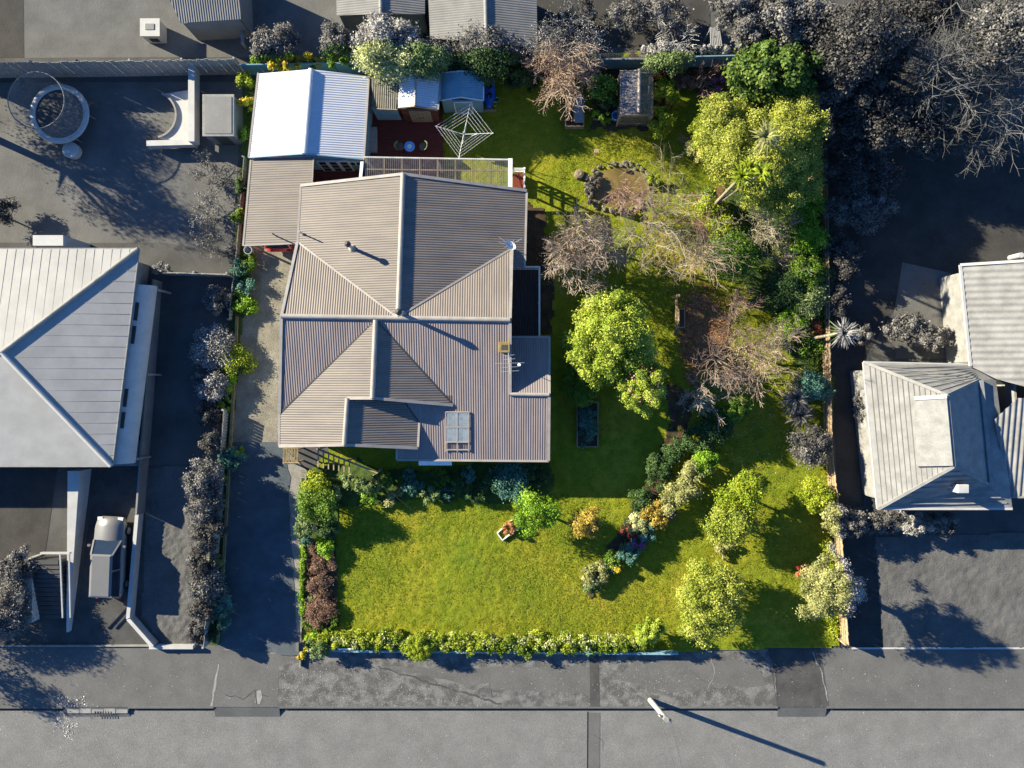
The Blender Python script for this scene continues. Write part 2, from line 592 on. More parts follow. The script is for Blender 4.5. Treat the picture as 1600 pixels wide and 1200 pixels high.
# lowered crossings
cr = MB()
for a, b in ((98, 200), (334, 436), (1216, 1292)):
    xa, xb = P(a, 0).x, P(b, 0).x
    cr.add([(xa, yk - .55, -.195), (xb, yk - .55, -.195), (xb, yk + .17, .008), (xa, yk + .17, .008)], [(0, 1, 2, 3)])
tag(cr.build('crossing_ramp', M['asphalt']), kind='structure')
tag(MB().box((-60, yk - .2, -.25), (P(98, 0).x, yk - .002, -.188)).box((P(200, 0).x, yk - .2, -.25), (P(334, 0).x, yk - .002, -.188)).box((P(436, 0).x, yk - .2, -.25), (P(1216, 0).x, yk - .002, -.188)).box((P(1292, 0).x, yk - .2, -.25), (60, yk - .002, -.188)).build('gutter', M['asphaltdark']), kind='structure')

# the section itself
sheet('lawn', [(440, 92), (1284, 76), (1291, 290), (1299, 700), (1306, 880), (1312, 1010), (1040, 1018), (600, 1016), (470, 1008), (466, 760), (600, 600), (600, 260), (570, 100)], M['lawn'], .05, .055, .11, seed=11)
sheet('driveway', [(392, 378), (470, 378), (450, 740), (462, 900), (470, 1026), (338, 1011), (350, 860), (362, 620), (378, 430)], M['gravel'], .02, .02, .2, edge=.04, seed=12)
sheet('driveway', [(355, 690), (446, 690), (452, 760), (458, 900), (468, 1024), (339, 1010), (350, 860)], M['asphaltshade'], .075, edge=.05, seed=62)  # lower drive: extra sheet with the shade put into its colour
sheet('path', [(444, 700), (480, 735), (478, 860), (476, 1010), (455, 1010), (450, 860), (447, 740)], M['concrete'], .06)
sheet('path', [(446.5, 730), (449.5, 730), (461, 985), (458, 985)], M['soil'], .064)
# side bed along the left fence
sheet('garden_bed', [(384, 112), (404, 112), (392, 250), (384, 385), (392, 400), (378, 520), (362, 690), (352, 860), (342, 1008), (328, 1006), (340, 800), (352, 620), (366, 420), (378, 250)], M['bedgreen'], .09, .06, .12, edge=.06, seed=13)
sheet('garden_bed', [(470, 742), (545, 720), (600, 735), (860, 725), (870, 760), (830, 790), (760, 785), (640, 775), (600, 785), (525, 795), (525, 850), (470, 850)], M['bedgreen'], .11, .06, .12, edge=.12, seed=14)
sheet('garden_bed', [(472, 845), (524, 840), (530, 975), (476, 985)], M['soil'], .12, .08, .1, edge=.06, seed=15)
sheet('garden_bed', [(1040, 600), (1085, 620), (1070, 690), (1030, 760), (1000, 830), (945, 905), (925, 930), (910, 915), (940, 870), (980, 810), (1020, 730), (1050, 660)], M['soil'], .11, .06, .12, edge=.1, seed=16)
sheet('leaf_litter', [(1062, 470), (1105, 455), (1135, 490), (1130, 560), (1100, 600), (1075, 590), (1066, 540)], M['mulch'], .10, .05, .12, edge=.2, seed=17)
sheet('leaf_litter', [(1085, 300), (1130, 290), (1135, 350), (1110, 400), (1085, 360)], M['mulch'], .10, .05, .12, edge=.15, seed=18)
sheet('garden_bed', [(1150, 240), (1288, 220), (1297, 640), (1250, 600), (1225, 520), (1180, 470), (1130, 430), (1120, 360)], M['bedgreen'], .10, .07, .12, edge=.2, seed=19)
sheet('garden_bed', [(780, 88), (1284, 76), (1288, 225), (1140, 200), (1070, 130), (1020, 205), (925, 200), (930, 130), (800, 118)], M['soil'], .10, .06, .12, edge=.15, seed=20)
sheet('garden_bed', [(802, 300), (850, 330), (868, 450), (862, 520), (842, 520), (842, 420), (802, 418)], M['soil'], .10, .05, .12, edge=.12, seed=21)

# neighbours' ground (all of it without colour in the photograph)
sheet('neighbour_lawn', [(0 - 400, 130), (380, 128), (372, 250), (362, 395), (260, 380), (-400, 378)], M['glawn2'], .006)
sheet('neighbour_lawn', [(232, 730), (332, 728), (335, 810), (322, 1004), (254, 1006), (222, 965), (228, 800)], M['glawn'], .045, .07, .1, seed=31)
sheet('neighbour_driveway', [(150, 730), (232, 730), (205, 970), (240, 1008), (108, 1008), (120, 960)], M['asphaltdark'], .008)
sheet('neighbour_path', [(0, 1006), (70, 962), (110, 966), (106, 1008)], M['asphaltdark'], .012)
sheet('neighbour_lawn', [(-300, 730), (90, 730), (70, 870), (40, 860), (0, 1000), (-300, 1000)], M['gdark'], .010)
sheet('neighbour_lawn', [(-300, -200), (650, -200), (650, 88), (-300, 92)], M['glawn2'], .006)
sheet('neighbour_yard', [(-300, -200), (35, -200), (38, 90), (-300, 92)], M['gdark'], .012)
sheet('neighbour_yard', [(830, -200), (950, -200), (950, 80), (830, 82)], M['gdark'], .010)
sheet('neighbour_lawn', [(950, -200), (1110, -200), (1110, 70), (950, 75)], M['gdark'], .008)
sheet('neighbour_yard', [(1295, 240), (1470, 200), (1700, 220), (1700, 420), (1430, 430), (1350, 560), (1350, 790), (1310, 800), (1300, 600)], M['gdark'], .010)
sheet('neighbour_lawn', [(1410, 410), (1500, 430), (1510, 560), (1400, 560), (1395, 500)], M['glawn2'], .014)
sheet('neighbour_lawn', [(1366, 838), (1700, 830), (1700, 1012), (1380, 1012)], M['glawn'], .035, .05, .12, seed=33)
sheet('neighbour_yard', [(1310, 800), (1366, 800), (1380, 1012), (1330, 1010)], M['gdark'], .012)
sheet('footpath_edge', [(1330, 1011), (1700, 1011), (1700, 1014), (1330, 1014)], M['gwhite'], .05)


# ------------------------------------------------------------------ corrugated iron
def corr(name, pxpoly, pl, down, m, parent, pitch=.125, amp=.008, base=None, lift=0.0, per=8):
    """corrugated sheet lying in plane pl over a traced outline; ribs run along 'down'"""
    n = pl[1]
    v = (Vector(down) - n * Vector(down).dot(n)).normalized()
    u = v.cross(n).normalized()
    pts = [ray(a, b, pl) + n * lift for a, b in pxpoly]
    uv = [(p.dot(u), p.dot(v)) for p in pts]
    us = [a for a, b in uv]
    lo, hi = min(us), max(us)
    step = pitch / per
    samp = list(np.arange(math.ceil(lo / step) * step, hi, step)) + [a + e for a in us for e in (-1e-4, 1e-4)]
    samp = sorted(s for s in samp if lo + 5e-5 <= s <= hi - 5e-5)
    d = pts[0].dot(n)
    b = MB()
    prev = None
    for s in samp:
        vs_ = []
        for i in range(len(uv)):
            (a0, b0), (a1, b1) = uv[i], uv[(i + 1) % len(uv)]
            if (a0 - s) * (a1 - s) < 0:
                vs_.append(b0 + (b1 - b0) * (s - a0) / (a1 - a0))
        if len(vs_) < 2:
            prev = None
            continue
        off = d + amp * math.sin(2 * math.pi * s / pitch)
        k = len(b.v)
        b.v.append(tuple(u * s + v * min(vs_) + n * off))
        b.v.append(tuple(u * s + v * max(vs_) + n * off))
        if prev is not None:
            b.f.append((prev, k, k + 1, prev + 1))
        prev = k
    return b.build(name, m, parent, smooth=True)


def line(parent, name, pts, w, h, m, lift=.03):
    b = MB()
    if name == 'ridge_cap':
        for p, q in zip(pts[:-1], pts[1:]):
            b.tube(Vector(p) + Vector((0, 0, .01)), Vector(q) + Vector((0, 0, .01)), w * .5, None, 12)
        return b.build(name, m, parent)
    for p, q in zip(pts[:-1], pts[1:]):
        b.beam(Vector(p) + Vector((0, 0, lift)), Vector(q) + Vector((0, 0, lift)), w, h)
    return b.build(name, m, parent)


# ------------------------------------------------------------------ the house
house = thing('house', P(640, 500), 'large house with a beige corrugated iron roof in the middle of the green garden', 'house')
ZR = 4.1
rN0, rN1 = P(630, 272, ZR), P(622, 496, ZR)
plA = plane3(rN0, rN1, P(467, 330, 2.75))
plB = plane3(rN0, rN1, P(822, 350, 2.6))
rW, rE = P(440, 494, ZR), P(797, 500, ZR)
plC = plane3(rW, rE, ray(465, 378, plA))
plD = plane3(rW, rE, ray(800, 388, plB))
plE = plane3(rW, rE, P(800, 720, 2.3))
zF = ray(437, 646, plE)
plF = plane3(P(587, 500, ZR), P(582, 622, ZR), zF)
plG = plane3(P(587, 500, ZR), P(582, 622, ZR), ray(708, 632, plE))
r2a, r2b = ray(543, 622, plF), ray(538, 695, plF)
plH = plane3(r2a, r2b, ray(655, 661, plE))
plI = plane3(ray(797, 616, plE), ray(858, 617, plE), P(828, 526, 2.2))
L, Rr, U, D = (-1, 0, 0), (1, 0, 0), (0, 1, 0), (0, -1, 0)
corr('roof_plane', [(470, 290), (630, 272), (621.5, 496), (465, 378)], plA, L, M['roof'], house)
corr('roof_plane', [(630, 272), (823, 298), (820, 418), (801, 418), (800, 388), (628, 491), (622, 496)], plB, Rr, M['roof'], house)
corr('roof_plane', [(440, 493), (465, 378), (619, 495.5)], plC, U, M['roof_t'], house)
corr('roof_plane', [(627, 493), (800, 387), (797, 500)], plD, U, M['roof_t'], house)
corr('roof_plane', [(440, 495), (586, 499), (437, 646)], plE, D, M['roof_s'], house)
corr('roof_plane', [(587, 499), (708, 500), (708, 634)], plE, D, M['roof_s'], house)
corr('roof_plane', [(708, 500), (797, 501), (797, 719.5), (708, 719)], plE, D, M['roof_s'], house)
corr('roof_plane', [(797, 617), (858, 617), (857, 720), (797, 719.5)], plE, D, M['roof_s'], house)
corr('roof_plane', [(620, 618), (708, 618), (708, 719), (620, 718)], plE, D, M['roof_s'], house)
corr('roof_plane', [(587, 499), (582, 622), (543, 622), (538, 695), (436, 697), (437, 646)], plF, L, M['roof'], house)
corr('roof_plane', [(587, 499), (708, 633), (582, 622)], plG, Rr, M['roof'], house)
corr('roof_plane', [(543, 622), (633, 629.5), (655, 660), (653, 700), (538, 695)], plH, Rr, M['roof'], house)
corr('roof_plane', [(797, 527), (858, 527), (858, 617), (797, 616)], plI, U, M['roof_s'], house)
# ridge caps, valleys, barges, gutters
line(house, 'ridge_cap', [rN0, rN1], .26, .05, M['cap'])
line(house, 'ridge_cap', [rW, rE], .26, .05, M['cap'])
line(house, 'ridge_cap', [P(587, 500, ZR), P(582, 622, ZR)], .26, .05, M['cap'])
line(house, 'ridge_cap', [r2a, r2b], .24, .05, M['cap'])
line(house, 'ridge_cap', [ray(797, 616, plE), ray(858, 617, plE)], .2, .05, M['cap'])
for pts in ([ray(465, 378, plA), ray(621, 496, plA)], [ray(800, 388, plB), ray(627, 492, plB)]):
    line(house, 'valley_gutter', pts, .10, .02, M['cap'], .022)
for pts in ([ray(437, 646, plE), ray(587, 500, plE)], [ray(708, 633, plE), ray(587, 500, plE)], [ray(633, 630, plE), ray(655, 660, plE)]):
    line(house, 'valley_gutter', pts, .07, .02, M['darkgrey'], .022)
for pts in ([ray(470, 290, plA), rN0, ray(823, 298, plB)], [ray(465, 378, plC), rW, ray(437, 646, plE)], [ray(800, 388, plD), rE, ray(797, 616, plE)],
            [ray(582, 622, plG), ray(708, 633, plG)], [ray(582, 622, plF), ray(543, 622, plF)], [ray(436, 697, plF), r2b, ray(653, 700, plH)],
            [ray(858, 617, plE), ray(857, 720, plE)]):
    line(house, 'barge_flashing', pts, .15, .05, M['cap'], .025)
for pts in ([ray(470, 289, plA), ray(465, 379, plA)], [ray(823, 298, plB), ray(820, 418, plB)], [ray(436.5, 646, plF), ray(436, 697, plF)],
            [ray(655, 660, plH), ray(653, 700, plH)], [ray(620, 718.5, plE), ray(857, 720.5, plE)], [ray(620, 680, plE), ray(620, 718, plE)],
            [ray(797, 526.5, plI), ray(858, 526.5, plI)], [ray(858.5, 526, plI), ray(858.5, 617, plI)]):
    line(house, 'gutter', pts, .11, .09, M['cap'], -.02)


def wallring(pts, z0, z1, parent, m, name='wall', t=.12):
    b = MB()
    n = len(pts)
    for i in range(n):
        p, q = pts[i], pts[(i + 1) % n]
        b.beam((p[0], p[1], (z0 + z1) / 2), (q[0], q[1], (z0 + z1) / 2), t, z1 - z0)
    return b.build(name, m, parent)


wallring([P(484, 305, 2.6), P(808, 312, 2.4), P(806, 405, 2.4), P(786, 410, 2.4), P(786, 700, 2.3), P(640, 700, 2.2), P(636, 684, 2.4), P(452, 682, 2.4), P(452, 505, 2.4), P(478, 385, 2.4)], 0, 2.2, house, M['wall'])
wallring([P(795, 545, 2.1), P(850, 545, 2.1), P(848, 706, 2.1), P(795, 706, 2.1)], 0, 2.05, house, M['wall'])


def gable(a, b, apex, z0, inset):
    """triangular gable wall under a ridge end"""
    d = Vector(inset)
    return [(a.x + d.x, a.y + d.y, z0), (b.x + d.x, b.y + d.y, z0), (b.x + d.x, b.y + d.y, b.z - .06), (apex.x + d.x, apex.y + d.y, apex.z - .08), (a.x + d.x, a.y + d.y, a.z - .06)]


g = MB()
g.poly(gable(ray(484, 290, plA), ray(808, 298, plB), rN0, 2.0, (0, -.45, 0)))
g.poly(gable(ray(445, 480, plC), ray(440, 640, plE), rW, 2.0, (.4, 0, 0)))
g.poly(gable(ray(800, 400, plD), ray(797, 612, plE), rE, 2.0, (-.35, 0, 0)))
g.poly(gable(ray(545, 623, plF), ray(700, 631, plG), P(582, 622, ZR), 2.3, (0, .3, 0)))
g.poly(gable(ray(450, 697, plF), ray(645, 699, plH), r2b, 2.0, (0, .5, 0)))
g.build('gable_wall', M['wall'], house)
# windows on the walls (seen only from the side)
for px, py, w in ((500, 684.5, 1.6), (590, 684.5, 1.2), (700, 702, 1.4), (600, 303, 1.4), (700, 306, 1.2)):
    c = P(px, py, 2.3)
    s = -1 if py > 500 else 1
    f = MB().box((c.x - w / 2, c.y + s * .03, .9), (c.x + w / 2, c.y + s * .075, 2.05)).build('window', M['white'], house)
    MB().box((c.x - w / 2 + .08, c.y + s * .076, .98), (c.x + w / 2 - .08, c.y + s * .09, 1.97)).build('pane', M['glass'], f)
# canopy over the front door
a, b = P(654, 719, 2.15), P(706, 727, 2.0)
MB().add([(a.x, a.y, 2.18), (b.x, a.y, 2.18), (b.x, b.y, 2.05), (a.x, b.y, 2.05), (a.x, a.y, 2.14), (b.x, a.y, 2.14), (b.x, b.y, 2.0), (a.x, b.y, 2.0)],
         [(0, 3, 2, 1), (4, 5, 6, 7), (0, 1, 5, 4), (1, 2, 6, 5), (2, 3, 7, 6), (3, 0, 4, 7)]).build('door_canopy', M['white'], house)
# clear sheets let into the front roof
sk = MB()
for (x0, y0, x1, y1) in ((697.5, 643.5, 714, 665), (715.5, 643.5, 732, 665), (697.5, 667.5, 714, 689.5), (715.5, 667.5, 732, 689.5)):
    MB().poly([ray(x, y, plE) + plE[1] * .075 for x, y in ((x0, y1), (x1, y1), (x1, y0), (x0, y0))]).build('skylight_pane', M['skylight'], house)
for q in ([(696.5, 643), (732.5, 643)], [(696.5, 666.5), (732.5, 666.5)], [(696.5, 690), (732.5, 690)], [(696.5, 643), (696.5, 705)], [(714.7, 643), (714.7, 705)], [(732.5, 643), (732.5, 705)], [(696.5, 702), (732.5, 702)]):
    sk.beam(ray(*q[0], plE) + plE[1] * .07, ray(*q[1], plE) + plE[1] * .07, .06, .04)
sk.build('skylight_frame', M['cap'], house)
for (x0, x1) in ((697.5, 714), (715.5, 732)):
    MB().poly([ray(x, y, plE) + plE[1] * .06 for x, y in ((x0, 701), (x1, 701), (x1, 691), (x0, 691))]).build('skylight_pane', M['clear'], house)


def flue(px, py, pl, h, r, cowl, lab=None):
    p = ray(px, py, pl)
    o = MB().tube(p - Vector((0, 0, .1)), p + Vector((0, 0, h)), r, n=14).build('flue', M['steel'], house)
    if cowl:
        t = p + Vector((0, 0, h))
        MB().lathe(t, [(r * 1.15, -.12), (r * 1.7, -.02), (r * 1.7, .1), (r * .6, .2), (.001, .22)], 16).build('cowl', M['darkgrey'], o, smooth=True)
    MB().lathe(p, [(r * 2.6, -.06), (r * 1.9, .05), (r * 1.05, .16)], 16).build('flashing', M['cap'], o, smooth=True)
    return o


flue(551, 388, plA, 1.15, .09, True)
flue(628.5, 491, plD, 1.25, .10, True)
flue(474, 366, plA, .75, .035, False)
# chimney stack at the gable edge
cp = ray(788, 552, plE)
ch = MB().box((cp.x - .25, cp.y + .05, cp.z - .5), (cp.x + .25, cp.y + .5, cp.z + .62)).build('chimney', M['brick'], house, bevel=.03)
MB().box((cp.x - .29, cp.y + .01, cp.z + .62), (cp.x + .29, cp.y + .54, cp.z + .70)).build('chimney_cap', M['brick'], ch, bevel=.02)
MB().box((cp.x - .15, cp.y + .14, cp.z + .70), (cp.x + .15, cp.y + .40, cp.z + .715)).build('flue_opening', M['darkgrey'], ch)
# TV aerial beside the chimney
ap = ray(796, 566, plE)
am = MB().tube(ap - Vector((0, 0, .3)), ap + Vector((0, 0, 1.0)), .018, n=6)
t = ap + Vector((0, 0, .95))
am.tube(t + Vector((.05, -.62, 0)), t + Vector((-.05, .45, 0)), .018, n=6)
for k, w in ((-.5, .45), (-.3, .4), (-.1, .75), (.1, .3), (.3, .28)):
    am.tube(t + Vector((-k * .08 - w, k + .0, 0)), t + Vector((-k * .08 + w, k + .05, 0)), .010, n=5)
am.build('aerial', M['steel'], house)
MB().lathe(t + Vector((.5, -.15, -.04)), [(.001, .04), (.07, .05), (.09, .0), (.06, -.05), (.001, -.06)], 10).build('aerial_booster', M['white'], house)
# satellite dish
dp = ray(797, 386, plB)
dd = Vector((.45, .55, .7)).normalized()
s_ = dd.cross(Vector((0, 0, 1))).normalized()
u_ = s_.cross(dd)
db = MB()
cen = dp + Vector((0, 0, .55))
rings = [(.02, -.07), (.16, -.05), (.27, -.015), (.33, .02)]
vv = []
for r_, dz in rings:
    for k in range(20):
        a = 2 * math.pi * k / 20
        vv.append(cen + s_ * (r_ * math.cos(a)) + u_ * (r_ * math.sin(a)) + dd * dz)
db.add(vv, [(j * 20 + k, j * 20 + (k + 1) % 20, (j + 1) * 20 + (k + 1) % 20, (j + 1) * 20 + k) for j in range(3) for k in range(20)])
dish = db.build('satellite_dish', M['white'], house, smooth=True)
MB().tube(dp, cen - dd * .06, .02, n=6).tube(cen - u_ * .3, cen + dd * .38 - u_ * .05, .012, n=5).build('dish_arm', M['steel'], dish)
ab = MB()
for a, l in ((2.5, .75), (2.9, .6), (.5, .7), (-2.7, .4)):
    ab.tube(dp + Vector((0, 0, .5)), dp + Vector((math.cos(a) * l, math.sin(a) * l, .55)), .010, n=5)
ab.build('aerial', M['steel'], house)

# ------------------------------------------------------------------ carport and red car
carport = thing('carport', P(430, 320), 'flat beige corrugated carport roof joining the house to the white garage', 'carport')
plK = plane3(P(468, 330, 2.58), P(390, 250, 2.2), P(380, 384, 2.2))
corr('roof_plane', [(392, 250), (490, 246), (488, 287), (470, 290), (464, 380), (380, 384)], plK, L, M['roof'], carport)
line(carport, 'gutter', [ray(392, 250, plK), ray(380, 384, plK)], .1, .09, M['cap'], -.02)
line(carport, 'fascia', [ray(380, 384, plK), ray(464, 380.5, plK)], .04, .16, M['cap'], -.06)
line(carport, 'fascia', [ray(490, 247, plK), ray(488, 288, plK)], .05, .1, M['cap'], -.02)
for px, py in ((386, 380), (398, 256), (458, 377)):
    q = ray(px, py, plK)
    MB().box((q.x - .05, q.y - .05, 0), (q.x + .05, q.y + .05, q.z - .05)).build('post', M['timber'], carport)
q = ray(434, 378, plK)
fl = MB().tube(q + Vector((-.05, .3, -.05)), q + Vector((-.05, .3, .75)), .035, n=10).build('flue', M['darkgrey'], carport)


def sedan(name, label, px, py, z, L_, W_, heading, paint, extra=None):
    """a small car: body with bonnet, cabin and wheels; heading turns it about z"""
    base = P(px, py, z)
    base.z = extra if extra is not None else .03
    t = thing(name, base, label, 'car')
    ca, sa = math.cos(heading), math.sin(heading)

    def w(x, y, zz):
        return (base.x + x * ca - y * sa, base.y + x * sa + y * ca, base.z + zz)
    h = L_ / 2
    secs = [(-h, .42, .58, .62), (-h + .12, .30, .74, .88), (-h + .7, .25, .82, .98), (-h + 1.4, .24, .84, 1.0), (0, .24, .86, 1.0), (.8, .24, .84, 1.0), (h - .5, .26, .76, .96), (h - .1, .32, .66, .86), (h, .42, .56, .6)]
    vv, ff = [], []
    for x, z0, z1, k in secs:
        y = W_ / 2 * k
        for a, b in ((-y * .92, z0), (-y, (z0 + z1) / 2), (-y * .9, z1), (0, z1 + .04), (y * .9, z1), (y, (z0 + z1) / 2), (y * .92, z0)):
            vv.append(w(x, a, b))
    n = 7
    for i in range(len(secs) - 1):
        for k in range(n):
            ff.append((i * n + k, (i + 1) * n + k, (i + 1) * n + (k + 1) % n, i * n + (k + 1) % n))
    ff += [tuple(range(n)), tuple(range((len(secs) - 1) * n, len(secs) * n))[::-1]]
    body = MB().add(vv, ff).build('body', paint, t, smooth=True)
    # cabin
    top, bot = 1.42, .84
    cb = [(-h + .12, h - 1.25), (-h + (.3 if L_ > 4.2 else .55), h - 1.95)]
    yb, yt = W_ / 2 * .86, W_ / 2 * .66
    A = [w(cb[0][0], -yb, bot), w(cb[0][1], -yb, bot), w(cb[0][1], yb, bot), w(cb[0][0], yb, bot),
         w(cb[1][0], -yt, top), w(cb[1][1], -yt, top), w(cb[1][1], yt, top), w(cb[1][0], yt, top)]
    MB().add(A, [(0, 1, 5, 4), (1, 2, 6, 5), (2, 3, 7, 6), (3, 0, 4, 7)]).build('windows', M['glass'], t)
    MB().add([w(cb[1][0] - .05, -yt - .03, top), w(cb[1][1] + .05, -yt - .03, top), w(cb[1][1] + .05, yt + .03, top), w(cb[1][0] - .05, yt + .03, top),
              w(cb[1][0] + .05, -yt + .1, top + .06), w(cb[1][1] - .05, -yt + .1, top + .06), w(cb[1][1] - .05, yt - .1, top + .06), w(cb[1][0] + .05, yt - .1, top + .06)],
             [(4, 5, 6, 7), (0, 1, 5, 4), (1, 2, 6, 5), (2, 3, 7, 6), (3, 0, 4, 7)]).build('roof', paint, t)
    p = MB()
    for sy in (-1, 1):
        for i in (0, 1):
            p.beam(w(cb[0][i], sy * yb, bot), w(cb[1][i], sy * yt, top), .09, .06)
        mx = (cb[0][0] + cb[0][1]) / 2
        p.beam(w(mx, sy * (yb + .01), bot), w(mx, sy * (yt + .01), top), .08, .04)
    p.build('pillars', paint, t)
    for sx in (-h + .75, h - .8):
        for sy in (-1, 1):
            c0, c1 = Vector(w(sx, sy * (W_ / 2 - .2), .31)), Vector(w(sx, sy * (W_ / 2 + .01), .31))
            wh = MB().tube(c0, c1, .31, n=18).build('wheel', M['black'], t)
            MB().tube(c0, c1 + (c1 - c0) * .04, .19, n=14).build('rim', M['steel'], wh)
    for sy in (-1, 1):
        MB().beam(w(h - 1.55, sy * (W_ / 2 + .02), .92), w(h - 1.55, sy * (W_ / 2 + .17), .92), .12, .12).build('mirror', paint, t)
        MB().beam(w(h - .12, sy * (W_ / 2 - .45), .62), w(h - .12, sy * (W_ / 2 - .18), .62), .2, .12).build('headlight', M['white'], t)
        MB().beam(w(-h + .03, sy * (W_ / 2 - .36), .66), w(-h + .03, sy * (W_ / 2 - .14), .66), .1, .14).build('tail_light', M['red_pl'], t)
    return t


sedan('parked_car', 'red hatchback tucked under the carport with only its tail showing', 437, 338, .6, 3.9, 1.6, math.pi / 2, M['redpaint'])

# ------------------------------------------------------------------ garage
garage = thing('garage', P(484, 190), 'garage with a bright white corrugated gable roof in the back left corner', 'garage')
gr0, gr1 = P(486, 108, 2.9), P(475.5, 240, 2.9)
plL = plane3(gr0, gr1, P(396, 180, 2.35))
plR = plane3(gr0, gr1, P(572, 185, 2.25))
corr('roof_plane', [(404, 115), (486, 108), (475.5, 240), (389, 246)], plL, L, M['white_roof'], garage)
corr('roof_plane', [(486, 108), (576, 119), (568, 249), (475.5, 240)], plR, Rr, M['white_roof'], garage)
line(garage, 'ridge_cap', [gr0, gr1], .28, .05, M['white'])
line(garage, 'gutter', [ray(403.5, 114, plL), ray(388.5, 246, plL)], .1, .09, M['cap'], -.02)
line(garage, 'gutter', [ray(576.5, 119, plR), ray(568.5, 249, plR)], .1, .09, M['cap'], -.02)
line(garage, 'barge_flashing', [ray(389, 246, plL), gr1, ray(568, 249, plR)], .06, .16, M['bluegrey'], -.06)
ga, gb, gc, gd = ray(402, 120, plL), ray(572, 123, plR), ray(565, 247, plR), ray(393, 245, plL)
wallring([(ga.x, ga.y), (gb.x, gb.y), (gc.x, gc.y), (gd.x, gd.y)], 0, 2.15, garage, M['bluegrey'])
MB().poly([(gd.x, gd.y - .02, 2.1), (gc.x, gc.y - .02, 2.1), (gc.x, gc.y - .02, 2.2), (gr1.x, gc.y - .02, 2.75), (gd.x, gd.y - .02, 2.25)]).build('gable_wall', M['bluegrey'], garage)
wy = gc.y - .07
for k in range(3):
    x0 = P(491, 0).x * .945 + k * .58
    f = MB().box((x0, wy - .05, .15), (x0 + .56, wy, 2.05)).build('glazed_door', M['white'], garage)
    for j in range(3):
        MB().box((x0 + .09, wy - .058, .3 + j * .58), (x0 + .47, wy - .045, .78 + j * .58)).build('pane', M['glass'], f)
for px in (547, 556):
    x0 = P(px, 0).x * .945
    f = MB().box((x0 - .15, wy - .04, 1.3), (x0 + .15, wy, 1.9)).build('window', M['white'], garage)
    MB().box((x0 - .11, wy - .05, 1.35), (x0 + .11, wy - .035, 1.85)).build('pane', M['glass'], f)

# ------------------------------------------------------------------ lean-to between garage and shed
lean = thing('lean_to', P(600, 160), 'lean-to with a grimy leaf-strewn clear roof between garage and shed', 'lean-to')
plN = plane3(P(580, 120, 2.3), P(622, 120, 2.3), P(600, 172, 2.05))
corr('roof_plane', [(581, 120), (622, 122), (620, 171), (581, 169)], plN, D, M['clear_dirty'], lean, pitch=.1, amp=.012)
line(lean, 'fascia', [ray(580, 169.5, plN), ray(621, 171.5, plN)], .04, .14, M['timber'], -.05)
for px in (590, 601, 612):
    line(lean, 'rafter', [ray(px, 121, plN), ray(px, 170, plN)], .05, .1, M['timber'], -.08)
a, b = ray(581, 169, plN), ray(620, 170, plN)
for k in range(9):
    x0 = a.x + (b.x - a.x) * k / 9
    MB().box((x0 + .004, a.y - .02 - .006 * (k % 2), 0), (a.x + (b.x - a.x) * (k + 1) / 9 - .004, a.y + .03, 1.95)).build('plank', M['bluegrey'], lean)
tag(sheet('path', [(578, 120), (622, 120), (622, 190), (578, 190)], M['gravel'], .13), kind='structure')
# ------------------------------------------------------------------ timber shed with white roof
shed = thing('garden_shed', P(655, 150), 'brown timber shed with a white gable roof and grey double doors', 'shed')
sr0, sr1 = P(650, 108, 2.75), P(648.5, 165, 2.75)
plS = plane3(sr0, sr1, P(622, 140, 2.35))
plT = plane3(sr0, sr1, P(687, 140, 2.3))
corr('roof_plane', [(624, 112), (650, 108), (648.5, 165), (622, 168)], plS, L, M['white_roof'], shed)
corr('roof_plane', [(650, 108), (688, 113), (684, 171), (648.5, 165)], plT, Rr, M['white_roof'], shed)
line(shed, 'ridge_cap', [sr0, sr1], .12, .04, M['cap'])
line(shed, 'barge_board', [ray(622, 168.5, plS), sr1 + Vector((0, -.03, 0)), ray(684, 171.5, plT)], .04, .14, M['timber'], -.05)
line(shed, 'gutter', [ray(688.5, 113, plT), ray(684.5, 171, plT)], .08, .08, M['cap'], -.02)
a, b = ray(624, 167, plS), ray(682, 169, plT)
ys = min(a.y, b.y) + .05
yb_ = ray(650, 114, plS).y
wallring([(a.x + .05, ys + .04), (b.x - .05, ys + .04), (b.x - .05, yb_), (a.x + .05, yb_)], 0, 2.2, shed, M['shedwood'], t=.06)
for k in range(11):
    z0 = .1 + k * .19
    MB().box((a.x + .03, ys - .03 - .01 * (k % 2), z0), (b.x - .03, ys, z0 + .182)).build('plank', M['shedwood'], shed)
for k in range(2):
    x0 = a.x + (b.x - a.x) * .22 + k * .58
    dr = MB().box((x0, ys - .09, .15), (x0 + .57, ys - .045, 2.0)).build('door', M['timber'], shed)
    for j in range(1, 4):
        MB().box((x0 + j * .142 - .006, ys - .097, .17), (x0 + j * .142 + .006, ys - .088, 1.98)).build('batten', M['shedwood'], dr)
    MB().tube((x0 + (.5 if k == 0 else .07), ys - .1, 1.05), (x0 + (.5 if k == 0 else .07), ys - .14, 1.05), .03, n=8).build('handle', M['black'], dr)
